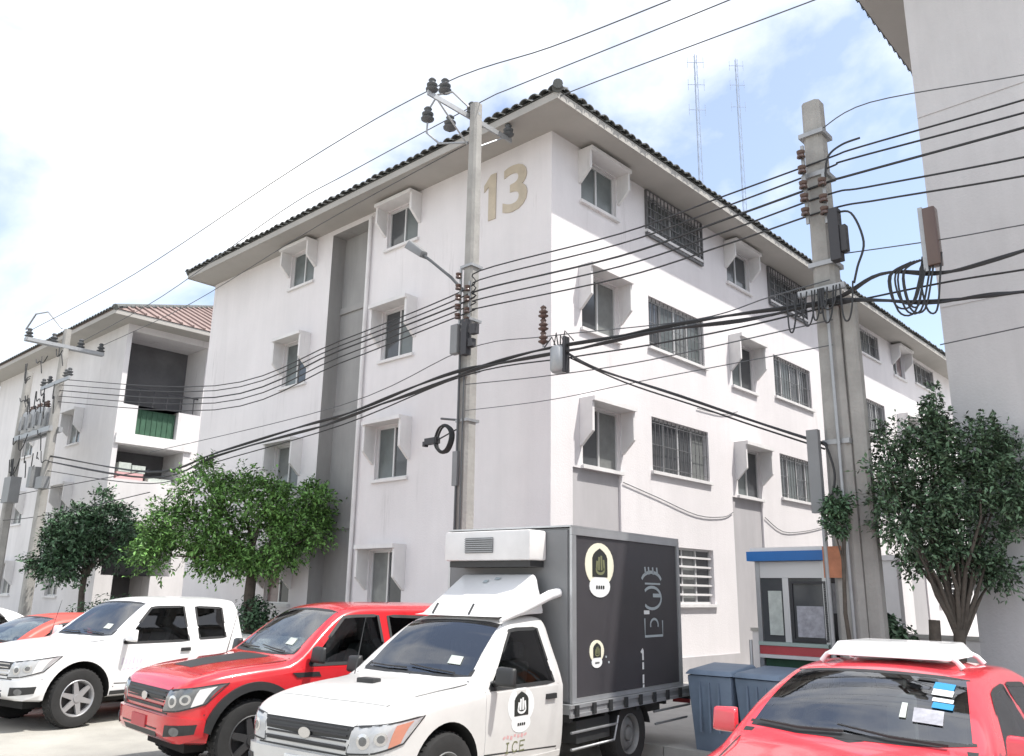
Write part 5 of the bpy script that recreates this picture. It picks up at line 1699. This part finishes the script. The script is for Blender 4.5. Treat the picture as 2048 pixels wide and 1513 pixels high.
CB = {
    'lv1' : [(-7.49, 20.52, 6.86), (-3.65, 16.96, 7.02), (-0.88, 14.4, 7.26), (-0.61, 14.14, 7.53), (1.65, 12.05, 7.35), (2.98, 10.82, 7.4), (4.06, 9.81, 7.44), (4.38, 9.52, 7.45), (5.7, 8.29, 7.35), (6.54, 7.52, 7.34)] ,
    'lv2' : [(-7.47, 20.5, 6.73), (-3.64, 16.95, 6.91), (-0.88, 14.39, 7.14), (-0.6, 14.14, 7.36), (1.65, 12.05, 7.18), (2.97, 10.82, 7.23), (4.06, 9.82, 7.31), (4.27, 9.62, 7.33), (5.69, 8.31, 7.2), (6.52, 7.54, 7.17)] ,
    'lv3' : [(-7.45, 20.48, 6.55), (-3.64, 16.94, 6.8), (-0.88, 14.39, 7.02), (-0.6, 14.13, 7.16), (1.64, 12.06, 6.98), (2.96, 10.83, 7.04), (4.04, 9.83, 7.11), (4.26, 9.63, 7.11), (5.67, 8.32, 7.02), (6.5, 7.55, 6.98)] ,
    'lv4' : [(-7.42, 20.45, 6.4), (-3.62, 16.93, 6.66), (-0.87, 14.39, 6.91), (-0.59, 14.13, 6.99), (1.64, 12.06, 6.81), (2.96, 10.84, 6.86), (4.03, 9.84, 6.94), (4.4, 9.5, 6.88), (5.64, 8.35, 6.67), (6.46, 7.59, 6.6)] ,
    'lv5' : [(-7.4, 20.43, 6.22), (-3.61, 16.92, 6.52), (-0.87, 14.38, 6.79), (-0.59, 14.12, 6.82), (1.64, 12.06, 6.62), (2.95, 10.84, 6.66), (4.02, 9.85, 6.73), (4.51, 9.4, 6.66), (5.62, 8.37, 6.45), (6.44, 7.61, 6.35)] ,
    'bun1' : [(-9.72, 22.5, 4.91), (-7.19, 20.16, 5.11), (-4.68, 17.83, 5.26), (-3.5, 16.74, 5.38), (-2.12, 15.46, 5.54), (-0.83, 14.27, 5.73), (-0.21, 13.69, 5.72), (0.91, 12.65, 5.71), (2.0, 11.64, 5.67), (3.05, 10.67, 5.56), (3.97, 9.81, 5.52), (4.41, 9.41, 5.66), (4.85, 9.0, 5.55), (5.34, 8.55, 5.54), (6.33, 7.63, 5.64)] ,
    'bun2' : [(-9.65, 22.38, 4.76), (-7.14, 20.06, 4.99), (-4.65, 17.75, 5.16), (-3.48, 16.66, 5.26), (-2.11, 15.39, 5.43), (-0.83, 14.21, 5.65), (-0.21, 13.63, 5.64), (0.9, 12.6, 5.62), (1.99, 11.59, 5.58), (3.04, 10.63, 5.48), (3.95, 9.78, 5.46), (4.65, 9.13, 5.22), (5.11, 8.71, 5.16), (5.45, 8.39, 5.08), (6.23, 7.67, 4.97)] ,
    'bun3' : [(-9.69, 22.53, 4.61), (-7.18, 20.2, 4.87), (-3.5, 16.79, 5.16), (-0.83, 14.32, 5.62), (0.91, 12.71, 5.52), (2.01, 11.69, 5.44), (3.06, 10.72, 5.41), (3.98, 9.86, 5.43), (4.9, 9.01, 5.42), (5.52, 8.44, 5.37), (6.32, 7.7, 5.3)] ,
    'br1' : [(0.83, 12.72, 5.65), (1.33, 12.26, 5.19), (2.57, 11.12, 4.46), (3.8, 9.98, 3.71)] ,
    'br2' : [(0.84, 12.77, 5.57), (1.67, 12.0, 4.95), (2.58, 11.16, 4.4), (3.11, 10.67, 4.07), (3.81, 10.02, 3.65)] ,
    'thin1' : [(-9.85, 22.65, 5.48), (-3.52, 16.79, 5.58), (-0.85, 14.31, 6.09), (0.61, 12.96, 5.95), (2.54, 11.17, 5.66), (3.38, 10.39, 5.73), (3.97, 9.84, 5.77)] ,
    'thin2' : [(-0.82, 14.26, 5.44), (0.61, 12.93, 5.28), (1.99, 11.65, 5.2), (3.96, 9.83, 5.24)] ,
    'thin3' : [(-0.81, 14.25, 4.97), (0.61, 12.93, 4.88), (1.99, 11.65, 4.91), (3.94, 9.85, 4.92)] ,
    'r1' : [(5.02, 9.39, 4.8), (5.66, 8.8, 4.84), (6.49, 8.03, 4.89)] ,
    'r2' : [(4.27, 9.81, 8.01), (4.56, 9.54, 8.1), (5.81, 8.39, 7.74), (6.64, 7.61, 7.52)] ,
    'r3' : [(4.12, 9.67, 6.11), (4.92, 8.94, 5.93), (5.54, 8.36, 5.86), (6.34, 7.62, 5.75)] ,
    'lo1' : [(-18.53, 30.8, 4.18), (-16.27, 28.71, 4.14), (-13.43, 26.08, 4.2), (-9.71, 22.62, 4.39)] ,
    'lo2' : [(-18.82, 31.07, 4.96), (-16.56, 28.98, 5.03), (-9.83, 22.74, 5.01)] ,
}
HV = {
    'hv1' : [(-4.76, 16.75, 11.01), (-1.45, 13.68, 11.0), (0.54, 11.84, 10.52), (2.01, 10.48, 10.25), (2.83, 9.71, 10.12)] ,
    'hv2' : [(-5.85, 19.19, 11.02), (-3.75, 17.24, 11.11), (-0.79, 14.5, 11.14), (0.06, 13.71, 11.07), (3.02, 10.97, 10.66), (3.79, 10.26, 10.59)] ,
    'hv3' : [(-4.99, 19.82, 10.99), (-0.07, 15.27, 11.29), (1.03, 14.24, 11.28), (4.39, 11.13, 10.82), (5.27, 10.31, 10.71)] ,
}
for k, (n_, off_) in enumerate((('hv1', -1.2), ('hv2', 0.5), ('hv3', 1.2))):
    e_ = PLT + DR * off_ + Vector((0, 0, 10.40)); a_ = Vector(HV[n_][0])
    HV[n_] = [tuple(e_), tuple(e_.lerp(a_, .5) - Vector((0, 0, .25)))] + HV[n_]
cable('power_line', 'highest of the three bare power lines crossing the upper sky', ext(HV['hv1']), .011, 'wire', G_HV)
cable('power_line', 'middle of the three bare power lines crossing the upper sky', ext(HV['hv2']), .011, 'wire', G_HV)
cable('power_line', 'lowest of the three bare power lines, passing just over the roof corner', ext(HV['hv3']), .011, 'wire', G_HV)
LVL = ['uppermost of the five parallel power lines between the two nearer poles', 'second from the top of the five parallel power lines between the nearer poles', 'middle one of the five parallel power lines between the nearer poles', 'second from the bottom of the five parallel power lines between the nearer poles', 'lowest of the five parallel power lines between the nearer poles']
for k in range(5):
    cable('power_line', LVL[k], ext(CB['lv%d' % (k + 1)], left=True, lz=8.9 - .2 * k), .013 if k != 2 else .017, 'cable', G_LV)
cable('cable_bundle', 'thick black cable bundle sagging across the whole facade from pole to pole', ext(CB['bun1'], left=True, lz=6.2), .018, 'cable', G_CB, 4, 2)
cable('cable_bundle', 'second black cable bundle hanging just below the thick one', ext(CB['bun2'], left=True, lz=6.0), .015, 'cable', G_CB, 3, 4)
cable('cable', 'single cable sagging lowest under the black bundles', ext(CB['bun3'], left=True, lz=5.7), .013, 'cable', G_CB, 1)
cable('cable', 'upper of two cables dropping from the splice can to the right pole', CB['br1'], .016, 'cable', G_CB, 2, 5)
cable('cable', 'lower of two cables dropping from the splice can to the right pole', CB['br2'], .012, 'cable', G_CB, 1)
cable('cable', 'thin cable running just above the thick black bundle', CB['thin1'], .009, 'wire', G_CB)
cable('cable', 'thin cable leaving the slim pole just below the black bundle', CB['thin2'], .009, 'wire', G_CB)
cable('cable', 'lowest thin grey wire crossing the front of the facade', CB['thin3'], .007, 'wire', G_CB)
cable('cable', 'thin wire in front of the grey end wall below the bundles', ext(CB['r1']), .008, 'wire', G_CB)
cable('cable', 'thin wire leaving the top of the right pole over the grey end wall', ext([(4.06, 9.98, 7.95)] + CB['r2'][1:]), .008, 'wire', G_CB)
cable('cable', 'thin wire in front of the grey end wall just above the bundles', ext([(4.08, 9.95, 6.15)] + CB['r3'][1:]), .008, 'wire', G_CB)
cable('cable', 'upper of two low wires at the left edge beside the dark tree', CB['lo2'], .014, 'cable', G_CB)
cable('cable', 'lower of two low wires at the left edge beside the dark tree', CB['lo1'], .014, 'cable', G_CB)
# splice can and insulator stack hanging on the bundle
sc = thing('splice_can', 'dark cable splice can hanging on the bundle in front of the corner', 'splice can', (.74, 12.80, 5.52), STREET_RZ)
mb = MB(); mb.lathe([(.001, -.22), (.11, -.22), (.14, -.18), (.14, .16), (.11, .20), (.001, .20)], 16, lambda a, b, c: (a, b, c)); mb.build('can', M['galv'], sc, smooth=40)
mb = MB(); mb.box(.12, .17, -.06, .06, -.24, .34); mb.build('bracket', M['bars'], sc)
mb = MB()
for k in range(4): mb.tube([(-.05 + .04 * k, 0, .2), (-.12 + .09 * k, -.03, .38 + .05 * (k % 2)), (-.3 + .2 * k, 0, .25)], .012, n=5)
split_build(mb, 'cable_tail', M['cable'], sc)
st = thing('insulator_stack', 'short stack of brown insulators rising above the cable bundle', 'insulator', (.50, 13.03, 5.78), STREET_RZ)
mb = MB(); mb.tube([(0, 0, 0), (0, 0, .72)], .015, n=6); mb.build('rod', M['galv'], st)
for k in range(3): insulator(st, (0, 0, .06 + .22 * k), 'insulator_shed', 1.1)
cx = thing('cable_closure', 'brown upright cable closure hanging beside the grey end wall', 'cable closure', (4.86, 8.98, 5.62), STREET_RZ)
mb = MB(); mb.box(-.07, .07, -.07, .07, 0, .72); mb.build('case', M['insul'], cx, bevel=.02, smooth=40)
mb = MB(); mb.box(-.12, -.072, -.04, .04, -.05, .75); mb.build('bracket', M['galv'], cx)
mb = MB()
rngl = random.Random(12)
for k in range(7):
    x0 = rngl.uniform(-.15, .1); w_ = rngl.uniform(.25, .5); h_ = rngl.uniform(.25, .48)
    mb.tube(smooth_line([(x0, 0, .15), (x0 - .1 * w_, -.04, -.1), (x0 - .4 * w_, -.05, -.1 - h_), (x0 - .8 * w_, -.05, -.05 - h_), (x0 - w_ * .9, -.03, .0), (x0 - w_ * .3, 0, .12)], 5), .012, n=5)
split_build(mb, 'cable_tail', M['cable'], cx)
# thin wires stapled to the lane face of building 13
def wallwire(pts, b=b13):
    mb = MB(); mb.tube(smooth_line([Vector(FR(s, .03, z)) for s, z in pts], 4), .010, n=5)
    mb.build('wall_wire', M['wire'], b, smooth=60)
wallwire([(2.3, 4.15), (3.6, 3.95), (5.2, 3.7), (6.4, 3.75), (6.9, 3.9)]); wallwire([(8.6, 3.9), (9.6, 3.6), (11.0, 3.7), (12.3, 3.9)])
wallwire([(5.4, 6.25), (6.6, 6.3), (7.4, 6.5)])

# ------------------------------------------------------------------ trees and shrubs
def leaf_cloud(mb, clumps, n, size, rg, flat=.5):
    for (c, rad, w) in clumps:
        c = Vector(c)
        for i in range(int(n * w)):
            while True:
                d = Vector((rg.uniform(-1, 1), rg.uniform(-1, 1), rg.uniform(-1, 1)))
                if .2 < d.length <= 1: break
            u = d.length ** .55
            d = d.normalized() * u
            p = c + Vector((d.x * rad[0], d.y * rad[1], d.z * rad[2]))
            nrm = (d + Vector((rg.uniform(-.8, .8), rg.uniform(-.8, .8), rg.uniform(-.2, 1.2)))).normalized()
            t = nrm.cross(Vector((rg.uniform(-1, 1), rg.uniform(-1, 1), rg.uniform(-1, 1)))).normalized()
            b = nrm.cross(t)
            s = size * rg.uniform(.6, 1.25)
            k = len(mb.v)
            mb.v += [tuple(p - t * s), tuple(p + b * s * .42 + nrm * s * .1), tuple(p + t * s), tuple(p - b * s * .42 + nrm * s * .1)]
            mb.f.append((k, k + 1, k + 2, k + 3)); mb.m.append(0)
def tree(name, label, loc, trunk_h, blobs, leaf, nleaf, size, seed, group, trunk_r=.11, lean=(0, 0), depth=.8, trunks=1):
    """blobs: (dx, z, r) lobes of the crown seen from the street; each is filled with many small clumps"""
    rg = random.Random(seed)
    t = thing(name, label, 'tree', (loc[0], loc[1], .13), 0, group)
    top = Vector((lean[0], lean[1], trunk_h))
    for k in range(trunks):
        mb = MB()
        dx, dy = (0, 0) if k == 0 else (rg.uniform(-.35, -.2), rg.uniform(-.1, .1))
        pts = [Vector((dx, dy, -.05)), Vector((dx + lean[0] * .3 + .03, dy + lean[1] * .3, trunk_h * .35)), Vector((dx * .8 + lean[0] * .7 - .03, dy + lean[1] * .7, trunk_h * .7)), top + Vector((dx * .8, dy, .1 * k))]
        mb.tube(pts, [trunk_r * 1.35, trunk_r * 1.05, trunk_r * .9, trunk_r * .8], n=10)
        mb.build('trunk', M['bark'], t, smooth=60)
    limbs = []
    R0 = max(b_[2] for b_ in blobs)
    lf, tw = MB(), MB()
    for (bx_, bz, br) in blobs:
        by = rg.uniform(-.5, .5) * depth * R0
        limbs.append(Vector((bx_, by, bz)))
        for i in range(int(nleaf * (br / R0) ** 2)):
            while True:
                d = Vector((rg.uniform(-1, 1), rg.uniform(-1, 1), rg.uniform(-1, 1)))
                if d.length <= 1: break
            d *= 1 - .25 * rg.random()
            p = Vector((bx_ + d.x * br, by + d.y * br * depth * 1.1, bz + d.z * br * .9))
            if noise.noise(p * (1.9 / R0) + Vector((seed * 3.1, 0, 0))) < -.06 and rg.random() < .88: continue
            out_ = (d + Vector((rg.gauss(0, .6), rg.gauss(0, .6), rg.gauss(.1, .6)))).normalized()
            L_ = R0 * rg.uniform(.16, .42)
            q = p + out_ * L_ - Vector((0, 0, L_ * .25))
            if rg.random() < .25: tw.tube([p, p.lerp(q, .5) + Vector((0, 0, .02)), q], [size * .11, size * .08, size * .04], n=3, cap=False)
            nl = rg.randint(7, 13)
            for j in range(nl):
                c = p.lerp(q, (j + rg.random()) / nl) + Vector((rg.gauss(0, size * .5), rg.gauss(0, size * .5), rg.gauss(0, size * .5)))
                ax_ = (out_ + Vector((rg.gauss(0, .8), rg.gauss(0, .8), rg.gauss(-.2, .6)))).normalized()
                nr = (Vector((rg.gauss(0, .6), rg.gauss(0, .6), 1)) + d * .5).normalized()
                bt_ = nr.cross(ax_)
                if bt_.length < .1: continue
                bt_.normalize()
                s_ = size * rg.choice((.55, .75, .9, 1.0, 1.25))
                k = len(lf.v)
                lf.v += [tuple(c), tuple(c + ax_ * s_ * .9 + bt_ * s_ * .45 + nr * s_ * .12), tuple(c + ax_ * s_ * 1.9 - nr * s_ * .2), tuple(c + ax_ * s_ * .9 - bt_ * s_ * .45 + nr * s_ * .12)]
                lf.f.append((k, k + 1, k + 2, k + 3)); lf.m.append(0)
    for q in limbs:
        bm_ = MB()
        mid = top.lerp(q, .55) + Vector((rg.uniform(-.10, .10), rg.uniform(-.10, .10), rg.uniform(-.05, .12)))
        bm_.tube([top - Vector((0, 0, rg.uniform(.05, .3) * trunk_h * .4)), top.lerp(mid, .5) + Vector((rg.uniform(-.05, .05), rg.uniform(-.05, .05), .03)), mid, q], [trunk_r * .42, trunk_r * .32, trunk_r * .2, trunk_r * .06], n=6)
        bm_.build('limb', M['bark'], t, smooth=60)
    if tw.v: tw.build('twig', M['bark'], t, recalc=False)['kind'] = 'stuff'
    lf.build('crown', M[leaf], t, recalc=False)
    return t
def px_blobs(L, cx, hy, ppm, z0):      # lobe sketch in small units, turned into metres at the tree
    return [((x - cx) / ppm, z0 + (hy - y) / ppm, q / ppm) for x, y, q in L]
G_ST = 'street trees on the pavement'
tree('tree', 'bright green round street tree in front of the stair recess', (-6.02, 20.3), 2.3, px_blobs([(430, 1075, 82), (520, 1005, 62), (405, 985, 52), (590, 1035, 62), (345, 1055, 66), (545, 1085, 66), (465, 960, 34), (325, 1115, 40), (620, 1000, 34), (380, 940, 26), (490, 1120, 40), (290, 1090, 22), (640, 1065, 24)], 510, 1175, 82, 1.77), 'leaf', 1050, .055, 11, G_ST, .14, (-.05, 0), .9)
tree('tree', 'dark round street tree at far left in front of the neighbour block', (-13.3, 27.0), 2.3, px_blobs([(170, 1060, 62), (215, 1045, 48), (125, 1080, 50), (185, 1010, 34), (230, 1095, 40), (150, 1125, 46), (95, 1120, 30), (105, 1050, 26), (255, 1060, 26)], 178, 1170, 62, 1.77), 'leafd', 880, .07, 12, G_ST, .10)
tree('tree', 'dark leafy tree in front of the grey end wall at right', (5.05, 9.75), 1.45, px_blobs([(1895, 970, 92), (1850, 1010, 78), (1965, 905, 66), (1870, 880, 58), (2010, 980, 70), (1800, 900, 44), (1790, 1060, 48), (1935, 1070, 66), (1985, 1085, 50), (1780, 980, 36), (1860, 1090, 44), (1760, 1020, 30), (1990, 1145, 34), (1905, 1110, 44), (1830, 1125, 34), (1945, 1130, 38), (1820, 865, 24), (2040, 900, 48), (2050, 1010, 50), (1740, 960, 24)], 1890, 1205, 171, 1.77), 'leafm', 720, .034, 13, G_ST, .075, (.0, 0), .7, 2)
tree('tree', 'thin upright sapling poking out above the dark right tree', (5.12, 9.95), 2.6, px_blobs([(1890, 850, 30), (1892, 815, 18), (1885, 880, 28), (1900, 788, 10)], 1890, 1205, 168, 1.77), 'leafm', 110, .034, 14, G_ST, .03)
tree('tree', 'small dark climber bush grown against the tall right pole', (3.80, 9.70), 2.3, px_blobs([(1660, 1040, 30), (1650, 1065, 24), (1672, 1015, 22), (1645, 1030, 14)], 1662, 1205, 171, 1.77), 'leafd', 150, .030, 15, None, .025)
def shrub(label, x, y, r, h, leaf, seed, group='shrubs at the building foot', z0=.13):
    rg = random.Random(seed)
    t = thing('shrub', label, 'shrub', (x, y, z0), 0, group)
    cl = []
    for i in range(16):
        a, q = rg.uniform(0, 6.28), rg.uniform(0, .75)
        cl.append(((math.cos(a) * q * r, math.sin(a) * q * r, rg.uniform(.25, .85) * h), (r * .42, r * .42, h * .26), rg.uniform(.6, 1.2)))
    st_ = MB()
    for i in range(6):
        st_.tube([(0, 0, 0), tuple(Vector(cl[i][0]) * .5 + Vector((0, 0, .05))), cl[i][0]], [.025, .018, .008], n=5)
    st_.build('stem', M['bark'], t)
    mb = MB(); leaf_cloud(mb, cl, 150, .045 if r < .7 else .06, rg)
    mb.build('foliage', M[leaf], t, recalc=False)
shrub('dark shrub at the foot of the bright green tree, right of its trunk', *dp(18.2, 10.9, 0)[:2], .8, 1.5, 'leafd', 21)
shrub('dark shrub between the two left street trees behind the white pickup', *dp(22.5, 11.1, 0)[:2], 1.0, 1.4, 'leafm', 22)
shrub('dark shrub under the far left street tree', *dp(27.0, 11.2, 0)[:2], 1.1, 1.6, 'leafd', 23)
shrub('low green plants under the counter of the kiosk', *dp(5.55, 10.45, 0)[:2], .30, .85, 'leafm', 24)
shrub('dark shrub growing behind the white roof board in the lane', *dp(4.9, 12.6, 0)[:2], .55, 1.25, 'leafd', 25, 'shrubs in the lane')
shrub('dark shrub against the grey end wall beside the planter', *dp(4.12, 10.95, 0)[:2], .42, 1.35, 'leafd', 26, 'shrubs in the lane')
shrub('green shrub inside the planter box', *dp(3.72, 10.6, 0)[:2], .38, .75, 'leafm', 27, 'shrubs in the lane', .93)
shrub('light green shrub in front of the lane wall', *dp(6.6, 14.4, 0)[:2], .5, .9, 'leafm', 28, 'shrubs in the lane')
